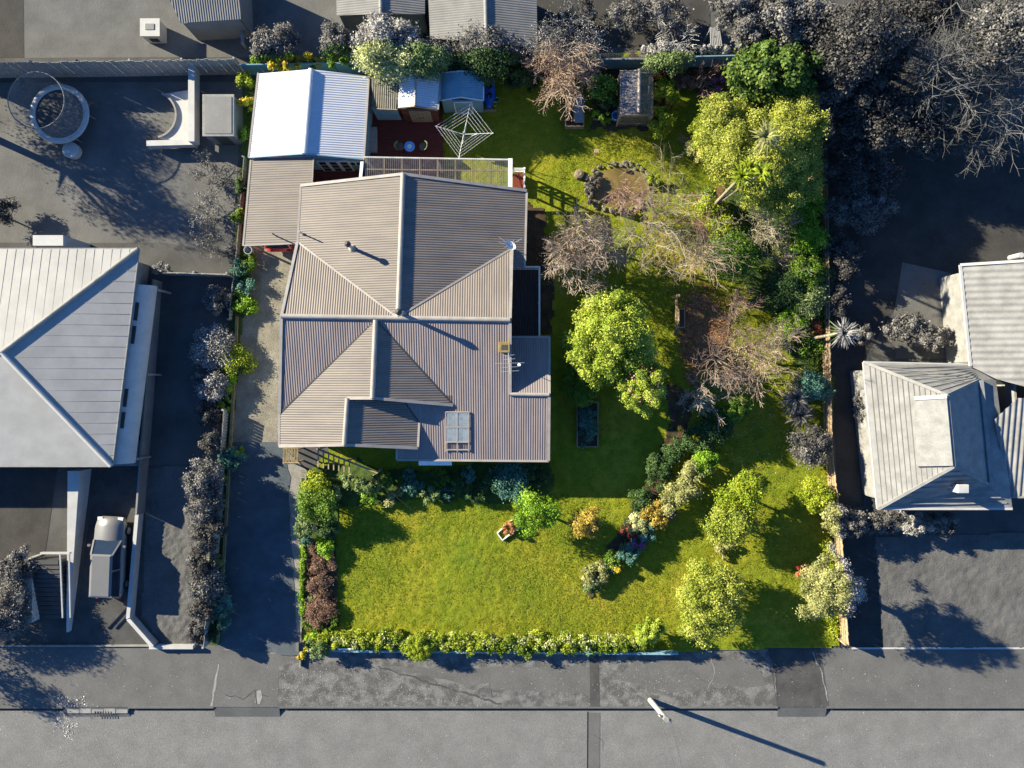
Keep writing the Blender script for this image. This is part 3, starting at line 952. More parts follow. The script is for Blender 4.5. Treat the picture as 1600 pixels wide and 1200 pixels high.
# ------------------------------------------------------------------ steel shed in the shade
sh2 = thing('garden_shed', P(722, 140), 'blue-grey steel shed in the shade with a white-framed door', 'shed')
tr0, tr1 = P(721, 111, 2.2), P(720, 152, 2.2)
pl1 = plane3(tr0, tr1, P(689, 135, 1.95))
pl2 = plane3(tr0, tr1, P(755, 135, 1.95))
corr('roof_plane', [(688, 114), (721, 111), (720, 152), (688, 157)], pl1, L, M['bluegrey'], sh2)
corr('roof_plane', [(721, 111), (755, 113), (755, 157), (720, 152)], pl2, Rr, M['bluegrey'], sh2)
line(sh2, 'barge_flashing', [ray(688, 157, pl1), tr1, ray(755, 157, pl2)], .05, .06, M['white'], 0)
line(sh2, 'barge_flashing', [ray(688, 114, pl1), tr0, ray(755, 113, pl2)], .05, .06, M['white'], 0)
line(sh2, 'gutter', [ray(755.5, 113, pl2), ray(755.5, 157, pl2)], .07, .07, M['white'], 0)
line(sh2, 'gutter', [ray(687.5, 114, pl1), ray(687.5, 157, pl1)], .07, .07, M['white'], 0)
a, b = ray(690, 155, pl1), ray(753, 155, pl2)
wallring([(a.x, a.y), (b.x, b.y), (b.x, b.y + 1.25), (a.x, a.y + 1.25)], 0, 1.85, sh2, M['bluegrey'], t=.05)
ys = a.y - .03
for x0, x1 in ((P(709, 0).x * .955, P(737, 0).x * .955),):
    d_ = MB().box((x0, ys - .04, .1), (x1, ys, 1.75)).build('door', M['bluegrey'], sh2)
    for p, q in (((x0, .1), (x0, 1.78)), ((x1, .1), (x1, 1.78)), ((x0, .1), (x1, .1)), ((x0, 1.78), (x1, 1.78))):
        MB().beam((p[0], ys - .06, p[1]), (q[0], ys - .06, q[1]), .06, .06).build('door_frame', M['white'], d_)

# ------------------------------------------------------------------ decks
deck = thing('timber_deck', P(633, 225), 'deep red timber deck behind the house with a small table and chairs', 'deck')
dx0, dx1 = P(570, 0, .3).x, P(692, 0, .3).x
dy0, dy1 = P(0, 292, .3).y, P(0, 172, .3).y
nb = 34
bl = None
for k in range(nb):
    y0 = dy1 + (dy0 - dy1) * k / nb
    y1 = dy1 + (dy0 - dy1) * (k + 1) / nb
    zt = .30 + random.uniform(-.004, .004)
    MB().box((dx0, y1 + .007, .24), (dx1 + random.uniform(-.02, .02), y0 - .007, zt)).build('board', M['deck'], deck)
for x in (dx0 + .1, (dx0 + dx1) / 2, dx1 - .1):
    MB().box((x - .05, dy0, .08), (x + .05, dy1, .235)).build('joist', M['sleeper'], deck)
# deck in the court between garage and house
deck2 = thing('timber_deck', P(530, 278), 'narrow dark red decking in the gap under the glazed garage doors', 'deck')
y_ = P(0, 266).y
for k in range(8):
    MB().box((P(486, 0).x, y_ - .19 * (k + 1) + .006, .1), (P(567, 0).x, y_ - .19 * k - .006, .22)).build('board', M['deck'], deck2)
deck3 = thing('side_deck', P(822, 470), 'dark weathered deck with white rails on the right of the house', 'deck')
zx0, zx1, zy0, zy1 = P(797, 0, .5).x, P(842, 0, .5).x, P(0, 527, .5).y, P(0, 421, .5).y
for k in range(11):
    x0 = zx0 + (zx1 - zx0) * k / 11
    MB().box((x0 + .006, zy0, .42), (x0 + (zx1 - zx0) / 11 - .006, zy1, .5 + random.uniform(-.004, .004))).build('board', M['deckdark'], deck3)
for x in (zx0 + .1, zx1 - .1):
    MB().box((x - .06, zy0 + .05, .06), (x + .06, zy1 - .05, .415)).build('bearer', M['sleeper'], deck3)
rail = thing('deck_railing', P(842, 470), 'white painted deck railing with slats on the end and right side', 'railing')
MB().beam((zx1, zy0, 1.4), (zx1, zy1, 1.4), .09, .05).build('handrail', M['white'], rail)
MB().beam((zx0, zy1, 1.4), (zx1, zy1, 1.4), .09, .05).build('handrail', M['white'], rail)
MB().beam((zx0, zy1, .62), (zx1, zy1, .62), .05, .05).build('bottom_rail', M['white'], rail)
MB().beam((zx1, zy0, .62), (zx1, zy1, .62), .05, .05).build('bottom_rail', M['white'], rail)
for k in range(5):
    y0 = zy0 + (zy1 - zy0) * k / 4
    MB().box((zx1 - .045, y0 - .045, .5), (zx1 + .045, y0 + .045, 1.375)).build('post', M['white'], rail)
sl = None
for k in range(9):
    x0 = zx0 + .08 + (zx1 - zx0 - .16) * k / 9
    MB().box((x0 - .03, zy1 - .02, .645), (x0 + .03, zy1 + .02, 1.37)).build('slat', M['white'], rail)
for k in range(24):
    y0 = zy0 + .1 + (zy1 - zy0 - .2) * k / 24
    MB().box((zx1 - .015, y0 - .02, .645), (zx1 + .015, y0 + .02, 1.37)).build('slat', M['white'], rail)

# ------------------------------------------------------------------ pergola with clear roof
perg = thing('pergola', P(690, 270), 'pergola with a clear corrugated roof along the back of the house', 'pergola')
plP = plane3(P(568, 244, 2.5), P(798, 248, 2.5), P(690, 296, 2.62))
corr('roof_plane', [(568, 244), (798, 248.5), (797, 296), (700, 290), (640, 283), (568, 288)], plP, D, M['clear'], perg, pitch=.11, amp=.006)
for k in range(9):
    x = 572 + (795 - 572) * k / 8
    line(perg, 'rafter', [ray(x, 244 + k * .5, plP), ray(x, 295, plP)], .07, .14, M['sleeper'], -.11)
line(perg, 'beam', [ray(568, 245, plP), ray(798, 249, plP)], .07, .14, M['white'], -.10)
line(perg, 'purlin', [ray(568, 264, plP), ray(798, 267, plP)], .06, .06, M['timber'], -.05)
line(perg, 'end_flashing', [ray(797.5, 248, plP), ray(797, 296, plP)], .22, .05, M['white'], .04)
line(perg, 'end_flashing', [ray(566, 253, plP), ray(563, 285, plP)], .16, .05, M['white'], .04)
for x, y in ((572, 246), (684, 248), (795, 250)):
    q = ray(x, y, plP)
    MB().box((q.x - .05, q.y - .12, .02), (q.x + .05, q.y - .02, q.z - .18)).build('post', M['white'], perg)
# steps with white rails at the pergola end
stp = thing('deck_steps', P(812, 285), 'small brown timber landing with white posts and rails by the pergola end', 'steps')
lx0, lx1, ly0, ly1 = P(801, 0, .4).x, P(819, 0, .4).x, P(0, 299, .4).y, P(0, 271, .4).y
for k in range(5):
    x0 = lx0 + (lx1 - lx0) * k / 5
    MB().box((x0 + .005, ly0, .06), (x0 + (lx1 - lx0) / 5 - .005, ly1, .4 - .001 * k)).build('board', M['deck'], stp)
for y in (ly0, (ly0 + ly1) / 2, ly1):
    MB().box((lx1 - .05, y - .05, .41), (lx1 + .05, y + .05, 1.45)).build('post', M['white'], stp)
for z in (.75, 1.05, 1.38):
    MB().beam((lx1, ly0, z), (lx1, ly1, z), .04, .09).build('rail', M['white'], stp)
    MB().beam((lx0, ly1, z), (lx1, ly1, z), .04, .09).build('rail', M['white'], stp)

# ------------------------------------------------------------------ deck furniture
zt = .305
tb = thing('patio_table', P(640, 229, 1.0) - Vector((0, 0, 1.0 - zt)), 'round light blue patio table between two green chairs', 'table')
c = wl(tb)
MB().lathe(c, [(.001, .70), (.27, .70), (.29, .715), (.27, .735), (.001, .735)], 28).build('tabletop', M['lightblue'], tb)
MB().lathe(c, [(.10, .737), (.13, .745), (.10, .752), (.001, .745)], 20).build('inlay_ring', M['white'], tb)
for k in range(3):
    a = 2 * math.pi * k / 3 + .3
    MB().tube(c + Vector((math.cos(a) * .2, math.sin(a) * .2, 0)), c + Vector((math.cos(a) * .08, math.sin(a) * .08, .70)), .014, n=6).build('leg', M['darkgrey'], tb)


def chair(px, py, face, label):
    t = thing('patio_chair', P(px, py, .7) - Vector((0, 0, .7 - zt)), label, 'chair', 'chairs at the blue patio table')
    c = wl(t)
    MB().lathe(c, [(.001, .38), (.2, .38), (.23, .41), (.2, .44), (.001, .44)], 18).build('seat', M['cushion'], t)
    b = MB()
    n = 12
    vv = []
    for k in range(n + 1):
        a = face + math.pi + (k / n - .5) * 2.4
        for z, r in ((.42, .22), (.62, .25), (.80 - abs(k / n - .5) * .35, .27)):
            vv.append(c + Vector((math.cos(a) * r, math.sin(a) * r, z)))
    b.add(vv, [(k * 3 + j, (k + 1) * 3 + j, (k + 1) * 3 + j + 1, k * 3 + j + 1) for k in range(n) for j in range(2)])
    for k in range(n):
        b.tube(vv[k * 3 + 2], vv[k * 3 + 5], .022, n=6)
    b.build('backrest', M['wicker'], t)
    for k in range(4):
        a = face + math.pi / 4 + k * math.pi / 2
        MB().tube(c + Vector((math.cos(a) * .22, math.sin(a) * .22, 0)), c + Vector((math.cos(a) * .15, math.sin(a) * .15, .39)), .015, n=6).build('leg', M['darkgrey'], t)


chair(625, 229, 0.0, 'green-grey rounded chair between the pale bench and the blue table')
chair(661, 229, math.pi, 'green-grey rounded chair on the clothesline side of the blue table')
bn = thing('storage_bench', P(581, 218, .7) - Vector((0, 0, .7 - zt)), 'pale board topped bench against the garage wall on the deck', 'bench')
c = wl(bn)
MB().box((c.x - .29, c.y - .68, zt + .40), (c.x + .29, c.y + .68, zt + .45)).build('bench_top', M['board'], bn, bevel=.01)
MB().box((c.x - .25, c.y - .63, zt), (c.x + .25, c.y + .63, zt + .40)).build('bench_box', M['bluegrey'], bn)

# ------------------------------------------------------------------ rotary clothesline
cl = thing('rotary_clothesline', P(724, 208, 1.9) - Vector((0, 0, 1.9)), 'white rotary clothesline with square rings of line over the lawn', 'clothesline')
c = wl(cl)
hub = c + Vector((0, 0, 1.95))
tips = [P(680, 197, 2.0), P(735, 162, 2.0), P(771, 208, 2.0), P(717, 247, 2.0)]
MB().tube(c, hub + Vector((0, 0, .15)), .03, n=10).build('pole', M['steel'], cl)
for t in tips:
    MB().tube(hub - Vector((0, 0, .25)), t, .016, n=6).build('arm', M['white'], cl)
    MB().tube(hub - Vector((0, 0, .9)), hub.lerp(t, .5) - Vector((0, 0, .1)), .014, n=6).build('strut', M['white'], cl)
for f in (.45, .58, .71, .84, .98):
    w_ = MB()
    for i in range(4):
        a, b = hub.lerp(tips[i], f), hub.lerp(tips[(i + 1) % 4], f)
        w_.tube(a, b, .006, n=4)
    w_.build('line', M['white'], cl)


# ------------------------------------------------------------------ kayak, buckets, planter, greenhouse
ky = thing('double_kayak', P(764, 142), 'blue two-seat kayak lying beside the steel shed', 'kayak')
a, b = P(764, 168, .5), P(764, 113, .5)
vv, ff = [], []
n = 14
for i in range(15):
    t = i / 14
    w_ = .36 * (math.sin(math.pi * min(max(t, .04), .96)) ** .45)
    cy = a.y + (b.y - a.y) * t
    for k in range(n):
        an = 2 * math.pi * k / n
        vv.append((a.x + w_ * math.cos(an), cy, .36 + .20 * math.sin(an) + .10 * (2 * t - 1) ** 4))
for i in range(14):
    for k in range(n):
        ff.append((i * n + k, i * n + (k + 1) % n, (i + 1) * n + (k + 1) % n, (i + 1) * n + k))
ff += [tuple(range(n))[::-1], tuple(range(14 * n, 15 * n))]
MB().add(vv, ff).build('hull', M['blue'], ky, smooth=True)
for t in (.33, .62, .84):
    q = a.lerp(b, t)
    rm = MB().lathe((q.x, q.y, .53), [(.20, .0), (.24, .03), (.20, .06), (.17, .03)], 18, 1, 1.15).build('cockpit_rim', M['blue'], ky, smooth=True)
    MB().lathe((q.x, q.y, .535), [(.001, .02), (.19, .025)], 18, 1, 1.15).build('cockpit', M['black'], rm)
MB().box((a.x - .4, a.y - .1, .05), (a.x + .4, a.y + .02, .2)).build('rest', M['timber'], ky)


def bucket(px, py, r, h, m, label, name='bucket', z0=.07):
    p = P(px, py, h)
    p.z = z0
    t = thing(name, p, label, 'bucket')
    MB().lathe(p, [(r * .75, 0), (r, h), (r * 1.06, h + .02), (r * .92, h + .02), (r * .70, .05), (.001, .05)], 18).build('pail', m, t)
    hd = MB()
    for k in range(8):
        a0, a1 = math.pi * k / 8, math.pi * (k + 1) / 8
        hd.tube(p + Vector((r * math.cos(a0), r * .9 * math.sin(a0), h + .01)), p + Vector((r * math.cos(a1), r * .9 * math.sin(a1), h + .01)), .008, n=4)
    hd.build('handle', M['steel'], t)


bucket(777, 156, .12, .3, M['green_pl'], 'green plastic bucket beside the blue kayak')
bucket(773, 163, .12, .28, M['yellow_pl'], 'yellow plastic bucket below the green and red ones')
bucket(770, 156, .09, .28, M['red_pl'], 'small red plastic bucket against the kayak')
bucket(963, 181, .26, .45, M['lightblue'], 'light blue tub at the corner of the greenhouse')
bucket(388, 391, .22, .55, M['steel'], 'round grey water bin at the carport corner')

pb = thing('raised_planter', P(898, 172), 'timber raised planter with a glazed lid near the bare tree', 'planter')
a, b = P(884, 197, .5), P(912, 150, .5)
for p, q in (((a.x, a.y), (b.x, a.y)), ((b.x, a.y), (b.x, b.y)), ((b.x, b.y), (a.x, b.y)), ((a.x, b.y), (a.x, a.y))):
    for z in (.14, .40):
        MB().beam((p[0], p[1], z), (q[0], q[1], z), .05, .23).build('board', M['timber'], pb)
MB().box((a.x + .03, a.y + .03, .05), (b.x - .03, b.y - .03, .42)).build('soil', M['soil'], pb)
xm = P(897, 0, .6).x
MB().add([(xm, a.y + .2, .60), (b.x, a.y + .2, .54), (b.x, b.y, .54), (xm, b.y, .60)], [(0, 1, 2, 3)]).build('glazed_lid', M['skylight'], pb)
for p, q in (((xm, a.y + .2, .60), (xm, b.y, .60)), ((b.x, a.y + .2, .54), (b.x, b.y, .54)), ((xm, a.y + .2, .6), (b.x, a.y + .2, .54)), ((xm, b.y, .6), (b.x, b.y, .54))):
    MB().beam(p, q, .05, .05).build('lid_frame', M['timber'], pb)

gh = thing('greenhouse', P(992, 155), 'small greenhouse with a ribbed clear plastic gable roof', 'greenhouse')
h0, h1 = P(999, 108, 2.2), P(999, 180, 2.2)
q1 = plane3(h0, h1, P(968, 140, 1.75))
q2 = plane3(h0, h1, P(1022, 140, 1.7))
corr('roof_plane', [(968, 112), (999, 108), (998, 176), (970, 181)], q1, L, M['clear_pale'], gh, pitch=.16, amp=.012)
corr('roof_plane', [(999, 108), (1021, 112), (1021, 180), (998, 176)], q2, Rr, M['clear_dirty'], gh, pitch=.16, amp=.02)
line(gh, 'ridge_cap', [ray(999, 108, q1), ray(998, 176, q1)], .16, .04, M['board'], .03)
for py in (110, 132, 154, 178):
    line(gh, 'rafter', [ray(969, py, q1), ray(999, py, q1), ray(1021, py, q2)], .05, .06, M['timber'], -.06)
a, b, cc, d = ray(970, 180, q1), ray(1020, 180, q2), ray(1020, 113, q2), ray(970, 113, q1)
for p in (a, b, cc, d):
    MB().box((p.x - .04, p.y - .04, 0), (p.x + .04, p.y + .04, 1.7)).build('post', M['timber'], gh)
for p, q in ((a, b), (b, cc), (cc, d), (d, a)):
    MB().poly([(p.x, p.y, .1), (q.x, q.y, .1), (q.x, q.y, 1.65), (p.x, p.y, 1.65)]).build('wall_pane', M['clear_dirty'], gh)
    MB().beam((p.x, p.y, 1.68), (q.x, q.y, 1.68), .06, .06).build('wall_plate', M['timber'], gh)
    MB().beam((p.x, p.y, .5), (q.x, q.y, .5), .04, .05).build('girt', M['timber'], gh)
o = MB().beam(P(926, 188) + Vector((0, 0, .12)), P(964, 188) + Vector((0, 0, .12)), .06, .25).build('timber_edging', M['timber'])
tag(o, 'low timber board edging the plants left of the greenhouse', 'edging')

# ------------------------------------------------------------------ pond
pond = thing('garden_pond', P(970, 292), 'brown garden pond ringed with loose stones', 'pond')
pc = P(968, 294)
prx, pry = 1.62, 1.15
r_ = np.random.default_rng(5)
pts = [(pc.x + prx * math.cos(a) * (1 + .06 * math.sin(3 * a)), pc.y + pry * math.sin(a) * (1 + .05 * math.cos(2 * a)), .09) for a in np.linspace(0, 2 * math.pi, 40, endpoint=False)]
MB().poly(pts).build('water', M['pond'], pond)


def rockmesh(seed, n=1):
    r = np.random.default_rng(seed)
    b = MB()
    prof = [(.001, -.5), (.8, -.35), (1.0, 0), (.75, .38), (.001, .5)]
    b.lathe((0, 0, 0), prof, 8)
    j = r.normal(0, .12, (len(b.v), 3))
    b.v = [tuple(np.array(v) + j[i]) for i, v in enumerate(b.v)]
    me = bpy.data.meshes.new('stone')
    me.from_pydata(b.v, [], b.f)
    me.materials.append(M['stone'])
    return me


rocks = [rockmesh(i) for i in range(6)]
for k in range(64):
    a = 2 * math.pi * k / 64 + r_.normal(0, .04)
    ring = 1.06 + .14 * (k % 2) + r_.normal(0, .03)
    o = link_mesh('stone', rocks[k % 6], pond)
    s = r_.uniform(.06, .19)
    o.location = Vector((pc.x + prx * ring * math.cos(a), pc.y + pry * ring * 1.05 * math.sin(a), .14)) - wl(pond)
    o.scale = (s, s * r_.uniform(.7, 1.1), s * .8)
    o.rotation_euler = (0, 0, r_.uniform(0, 6))
# stake and stump near the pond
st = thing('garden_stake', P(929, 243), 'thin pale stake with a wooden head on the lawn above the pond', 'stake')
MB().tube(P(928, 246), P(931, 238, 1.0), .025, n=6).build('shaft', M['timber'], st)
q = P(932, 236, 1.0)
MB().box((q.x - .12, q.y - .1, .95), (q.x + .12, q.y + .1, 1.05)).build('head', M['timber'], st)
b_ = MB().lathe(P(905, 273, .1), [(.30, -.1), (.28, .1), (.24, .2), (.12, .24), (.001, .22)], 12)
o = b_.build('tree_stump', M['trunk'])
tag(o, 'low round brown tree stump on the lawn left of the pond', 'stump')
# raised timber trough and post under the bare trees
tg = thing('timber_trough', P(1063, 490), 'old grey timber trough with posts among fallen leaves', 'trough')
for (x0, y0, x1, y1, z0, z1) in ((1060, 482, 1070, 512, .1, .75), ):
    a, b = P(x0, y1, .7), P(x1, y0, .7)
    MB().box((a.x, a.y, z0), (b.x, b.y, z1)).build('box', M['timber'], tg)
    MB().box((a.x + .05, a.y + .05, z1), (b.x - .05, b.y - .05, z1 + .01)).build('soil', M['soil'], tg)
for px, py in ((1056, 464), (1056, 520)):
    p = P(px, py, .5)
    MB().box((p.x - .08, p.y - .08, .05), (p.x + .08, p.y + .08, 1.2)).build('post', M['sleeper'], tg)
p, q = P(1057, 464, .9), P(1056, 520, .9)
MB().beam((p.x, p.y, .95), (q.x, q.y, .95), .1, .16).build('rail', M['sleeper'], tg)
# boxed bed in the shade by the house
bx = thing('boxed_garden_bed', P(918, 662), 'boxed garden bed with dark planting in the house shadow', 'garden bed')
a, b = P(902, 698, .3), P(934, 628, .3)
for p, q in (((a.x, a.y), (b.x, a.y)), ((b.x, a.y), (b.x, b.y)), ((b.x, b.y), (a.x, b.y)), ((a.x, b.y), (a.x, a.y))):
    MB().beam((p[0], p[1], .2), (q[0], q[1], .2), .06, .34).build('board', M['timber'], bx)
MB().box((a.x + .04, a.y + .04, .04), (b.x - .04, b.y - .04, .28)).build('soil', M['soil'], bx)
# small white-edged bed on the front lawn
wb = thing('edged_garden_bed', P(795, 825), 'small white-edged bed with an orange plant on the front lawn', 'garden bed')
for p, q in (((777, 832), (785, 843)), ((785, 843), (812, 823)), ((777, 832), (800, 812))):
    MB().beam(P(*p) + Vector((0, 0, .12)), P(*q) + Vector((0, 0, .12)), .05, .2).build('edging_board', M['white'], wb)

# ------------------------------------------------------------------ trellis, slatted panel, letterbox, front wall
pg = thing('garden_pergola', P(540, 715), 'rustic timber pergola rail with short rafters below the front gable', 'pergola')
p, q = P(495, 701, 1.9), P(590, 739, 1.9)
MB().beam(p, q, .08, .12).build('rail', M['timber'], pg)
for k in range(7):
    a = p.lerp(q, .03 + k * .085)
    MB().beam(a + Vector((0, .1, .09)), a + Vector((0, -.95 + .06 * k, .09)), .06, .07).build('rafter', M['timber'], pg)
for t in (.02, .5, .98):
    a = p.lerp(q, t)
    MB().box((a.x - .05, a.y - .05, .05), (a.x + .05, a.y + .05, 1.84)).build('post', M['timber'], pg)
sp = thing('timber_rack', P(455, 712), 'slatted timber rack beside the driveway at the house corner', 'rack')
for k in range(6):
    a, b = P(444 + k * 4.2, 699, 1.1), P(443 + k * 4.2, 725, .9)
    MB().beam(a, b, .10, .04).build('slat', M['sleeper'], sp)
for y in (701, 723):
    MB().beam(P(442, y, 1.0) - Vector((0, 0, .03)), P(467, y, 1.0) - Vector((0, 0, .03)), .06, .05).build('rail', M['timber'], sp)
for px, py in ((444, 702), (466, 702), (444, 722), (466, 722)):
    a = P(px, py, .95)
    MB().box((a.x - .04, a.y - .04, .02), (a.x + .04, a.y + .04, .93)).build('post', M['timber'], sp)
lb = thing('letterbox', P(468, 1006), 'small dark letterbox on a post at the driveway mouth', 'letterbox')
a = P(468, 1010, 1.1)
MB().box((a.x - .16, a.y - .2, .95), (a.x + .16, a.y + .2, 1.15)).add([(a.x - .2, a.y - .24, 1.152), (a.x + .2, a.y - .24, 1.152), (a.x + .2, a.y + .24, 1.152), (a.x - .2, a.y + .24, 1.152), (a.x, a.y - .24, 1.27), (a.x, a.y + .24, 1.27)],
                                                                         [(0, 1, 4), (2, 3, 5), (1, 2, 5, 4), (3, 0, 4, 5)]).build('box', M['darkgrey'], lb)
MB().box((a.x - .05, a.y - .05, .0), (a.x + .05, a.y + .05, .945)).build('post', M['timber'], lb)
fw = thing('front_wall', P(640, 1018), 'low blue-grey front wall under the hedge by the footpath', 'wall')
for k, (x0, x1) in enumerate(((480, 532), (533, 590), (591, 650), (651, 720), (721, 800), (801, 870), (871, 935), (936, 1000), (1001, 1060))):
    a, b = P(x0, 1017 + (x0 - 480) * .008, .5), P(x1, 1017 + (x1 - 480) * .008, .5)
    MB().beam((a.x, a.y, .27), (b.x, b.y, .27), .12, .5 + .02 * (k % 2)).build('block_panel', M['bluegrey'], fw)
sg = MB().box((P(528, 0, .6).x, P(0, 1014, .6).y - .05, .53), (P(553, 0, .6).x, P(0, 1014, .6).y + .03, .60)).build('capping', M['white'], fw)
# timber edging beside the driveway bed
ed = thing('sleeper_edging', P(362, 700), 'mossy sleeper edging between the driveway and the left bed', 'edging')
eps = [(372, 495), (371, 540), (367, 600), (364, 660), (360, 720), (356, 800), (351, 880), (345, 960), (342, 1004)]
for (a, b) in zip(eps[:-1], eps[1:]):
    MB().beam(P(*a) + Vector((0, 0, .14)), P(*b) + Vector((0, 0, .14)), .13, .24).build('sleeper', M['sleeper'], ed)
eg = thing('bed_edging', P(474, 860), 'thin concrete edging between the path and the left front bed', 'edging')
for y0 in range(740, 1000, 43):
    MB().beam(P(479 - (y0 - 740) * .03, y0) + Vector((0, 0, .1)), P(479 - (y0 - 698) * .03, y0 + 42) + Vector((0, 0, .1)), .08, .2).build('edging_block', M['concrete'], eg)


# ------------------------------------------------------------------ fences
def paling_fence(label, pts, h, w, m, pw=.15, gap=.02, group=None, railside=1):
    """paling fence along pixel points of its foot"""
    P0 = [P(a, b) for a, b in pts]
    t = thing('paling_fence', P0[0], label, 'fence', group)
    me = None
    for p, q in zip(P0[:-1], P0[1:]):
        d = q - p
        n = int(d.length / (pw + gap))
        an = math.atan2(d.y, d.x)
        for k in range(n):
            if me is None:
                b = MB().box((-pw / 2, -.012, 0), (pw / 2, .012, h))
                me = bpy.data.meshes.new('paling')
                me.from_pydata(b.v, [], b.f)
                me.materials.append(m)
            o = link_mesh('paling', me, t)
            o.location = p + d * ((k + .5) / n) - wl(t)
            o.rotation_euler = (random.uniform(-.015, .015), 0, an)
            o.scale = (1, 1, random.uniform(.985, 1.02))
        s = Vector((-d.y, d.x, 0)).normalized() * .05 * railside
        for z in (.35, h * .55, h - .3):
            MB().beam(p + s + Vector((0, 0, z)), q + s + Vector((0, 0, z)), .05, .09).build('rail', m, t)
        for k in range(max(2, int(d.length / 2.4)) + 1):
            a = p + d * (k / max(2, int(d.length / 2.4))) + s * 2.2
            MB().box((a.x - .05, a.y - .05, 0), (a.x + .05, a.y + .05, h - .1)).build('post', m, t)
    return t


paling_fence('tall sunlit timber paling fence along the right boundary', [(1280, 296), (1283, 503), (1287, 697), (1301, 824), (1312, 997)], 1.15, .02, M['fence'], pw=.17, gap=.004, railside=-1)
paling_fence('low grey paling fence between the driveway bed and the neighbour', [(387, 248), (375, 400), (366, 470), (364, 500)], .6, .02, M['fencegrey'], railside=-1)
paling_fence('short grey paling fence beside the lower driveway bed', [(359, 640), (352, 728)], .9, .02, M['fencegrey'], railside=-1)
paling_fence('grey paling fence hidden in the shrubs along the lower driveway', [(352, 728), (348, 800), (340, 900), (334, 1000)], 1.4, .02, M['fencegrey'], gap=.004, railside=-1)
paling_fence('grey board fence behind the trampoline', [(-60, 122), (150, 120), (384, 116)], 2.0, .02, M['fencegrey'], pw=.2, railside=1)
paling_fence('grey cross fence between the neighbour house and the boundary', [(262, 430), (363, 433)], 1.0, .02, M['fencegrey'], railside=1)
bf = thing('steel_boundary_fence', P(640, 110), 'blue-grey steel fence along the back boundary', 'fence')
bpts = [(388, 118), (500, 116), (620, 115), (700, 114), (800, 113), (905, 110)]
for a, b in zip(bpts[:-1], bpts[1:]):
    p, q = P(*a), P(*b)
    n = max(1, int((q - p).length / 1.0))
    for k in range(n):
        u, v = p.lerp(q, k / n), p.lerp(q, (k + 1) / n)
        MB().beam(u.lerp(v, .01) + Vector((0, .015 * (k % 2), .72)), u.lerp(v, .99) + Vector((0, .015 * (k % 2), .72)), .02, 1.40).build('panel', M['fenceblue'], bf)
    MB().beam(p + Vector((0, 0, 1.45)), q + Vector((0, 0, 1.45)), .06, .05).build('top_rail', M['fenceblue'], bf)
bf2 = thing('steel_boundary_fence', P(1030, 105), 'blue-grey fence section behind the greenhouse', 'fence')
for a, b in (((905, 110), (985, 108)), ((985, 108), (1060, 106)), ((1060, 106), (1140, 104))):
    p, q = P(*a), P(*b)
    MB().beam(p + Vector((0, 0, .72)), q + Vector((0, 0, .72)), .03, 1.40).build('panel', M['fenceblue'], bf2)
    MB().beam(p + Vector((0, 0, 1.45)), q + Vector((0, 0, 1.45)), .06, .05).build('top_rail', M['fenceblue'], bf2)
for i, (x0, x1) in enumerate(((938, 972), (977, 1010))):
    a, b = P(x0, 92, 1.9), P(x1, 83, 1.9)
    o = thing('clear_sheet', (a + b) / 2, ('pale clear sheet lying on the back fence nearest the bare tree', 'pale clear sheet lying on the back fence behind the greenhouse')[i], 'sheet', 'clear sheets along the back fence')
    pl = plane3(P(x0, 92, 1.52), P(x1, 92, 1.52), P(x0, 83, 1.64))
    corr('sheet', [(x0, 92), (x1, 92), (x1, 83), (x0, 83)], pl, U, M['clear'], o, pitch=.09, amp=.012)
    line(o, 'frame', [ray(x0, 92, pl), ray(x1, 92, pl)], .04, .05, M['board'], -.02)
ft = thing('steel_boundary_fence', P(1290, 200), 'dark fence under the trees at the back right boundary', 'fence')
p, q = P(1262, 110), P(1262, 288)
for k in range(7):
    u, v = p.lerp(q, k / 7), p.lerp(q, (k + 1) / 7)
    MB().beam(u + Vector((0, .02, .85)), v + Vector((0, -.02, .85)), .03, 1.6).build('panel', M['fence'], ft)

# ------------------------------------------------------------------ neighbours: left house, yard, car
nh = thing('neighbour_house', P(80, 560), 'big pale hip-roofed house on the left edge of the photo', 'house')
c1, c2, c3, c4_ = P(216, 389, 2.6), P(174, 728, 2.6), P(-330, 728, 2.6), P(-330, 389, 2.6)
r1, r2_ = P(3, 551, 3.7), P(-200, 551, 3.7)
for nm, pts in (('roof_plane', [c4_, r2_, r1, c1]), ('roof_plane', [c1, r1, c2]), ('roof_plane', [c2, r1, r2_, c3])):
    MB().poly(pts[::-1]).build(nm, M['palehouse'], nh)
for p, q in ((r1, c1), (r1, c2), (r1, r2_)):
    line(nh, 'ridge_cap', [p, q], .24, .06, M['gconcrete'] if q is not c2 else M['gwhite'], .03)
line(nh, 'gutter', [c4_, c1, c2, c3], .12, .1, M['gconcrete'], -.05)
# faint standing seams on the hip end and slopes
sm = MB()
for k in range(1, 20):
    a, b = c1.lerp(c2, k / 20), None
    t = k / 20
    e = r1.lerp(c1, 1 - t / .48) if t < .48 else r1.lerp(c2, (t - .48) / .52)
    sm.beam(a + Vector((0, 0, .015)), e + Vector((0, 0, .001)), .025, .005)
for k in range(1, 40):
    a = c1.lerp(c4_, k / 40)
    x = a.x
    tt = (x - r1.x) / (c1.x - r1.x)
    e = r1.lerp(c1, tt) if tt > 0 else Vector((x, r1.y, r1.z))
    sm.beam(a + Vector((0, 0, .015)), e + Vector((0, 0, .001)), .025, .005)
tag(sm.build('standing_seam', M['palehouse'], nh), kind='stuff')
wallring([P(198, 405, 2.4), P(160, 712, 2.4), P(-320, 712, 2.4), P(-320, 405, 2.4)], 0, 2.45, nh, M['gconcrete'])
x_ = P(82, 380, 2.2)
MB().box((x_.x - .8, x_.y - .2, 0), (x_.x + .8, x_.y + .35, 2.6)).build('porch_box', M['gwhite'], nh)
cv = MB()
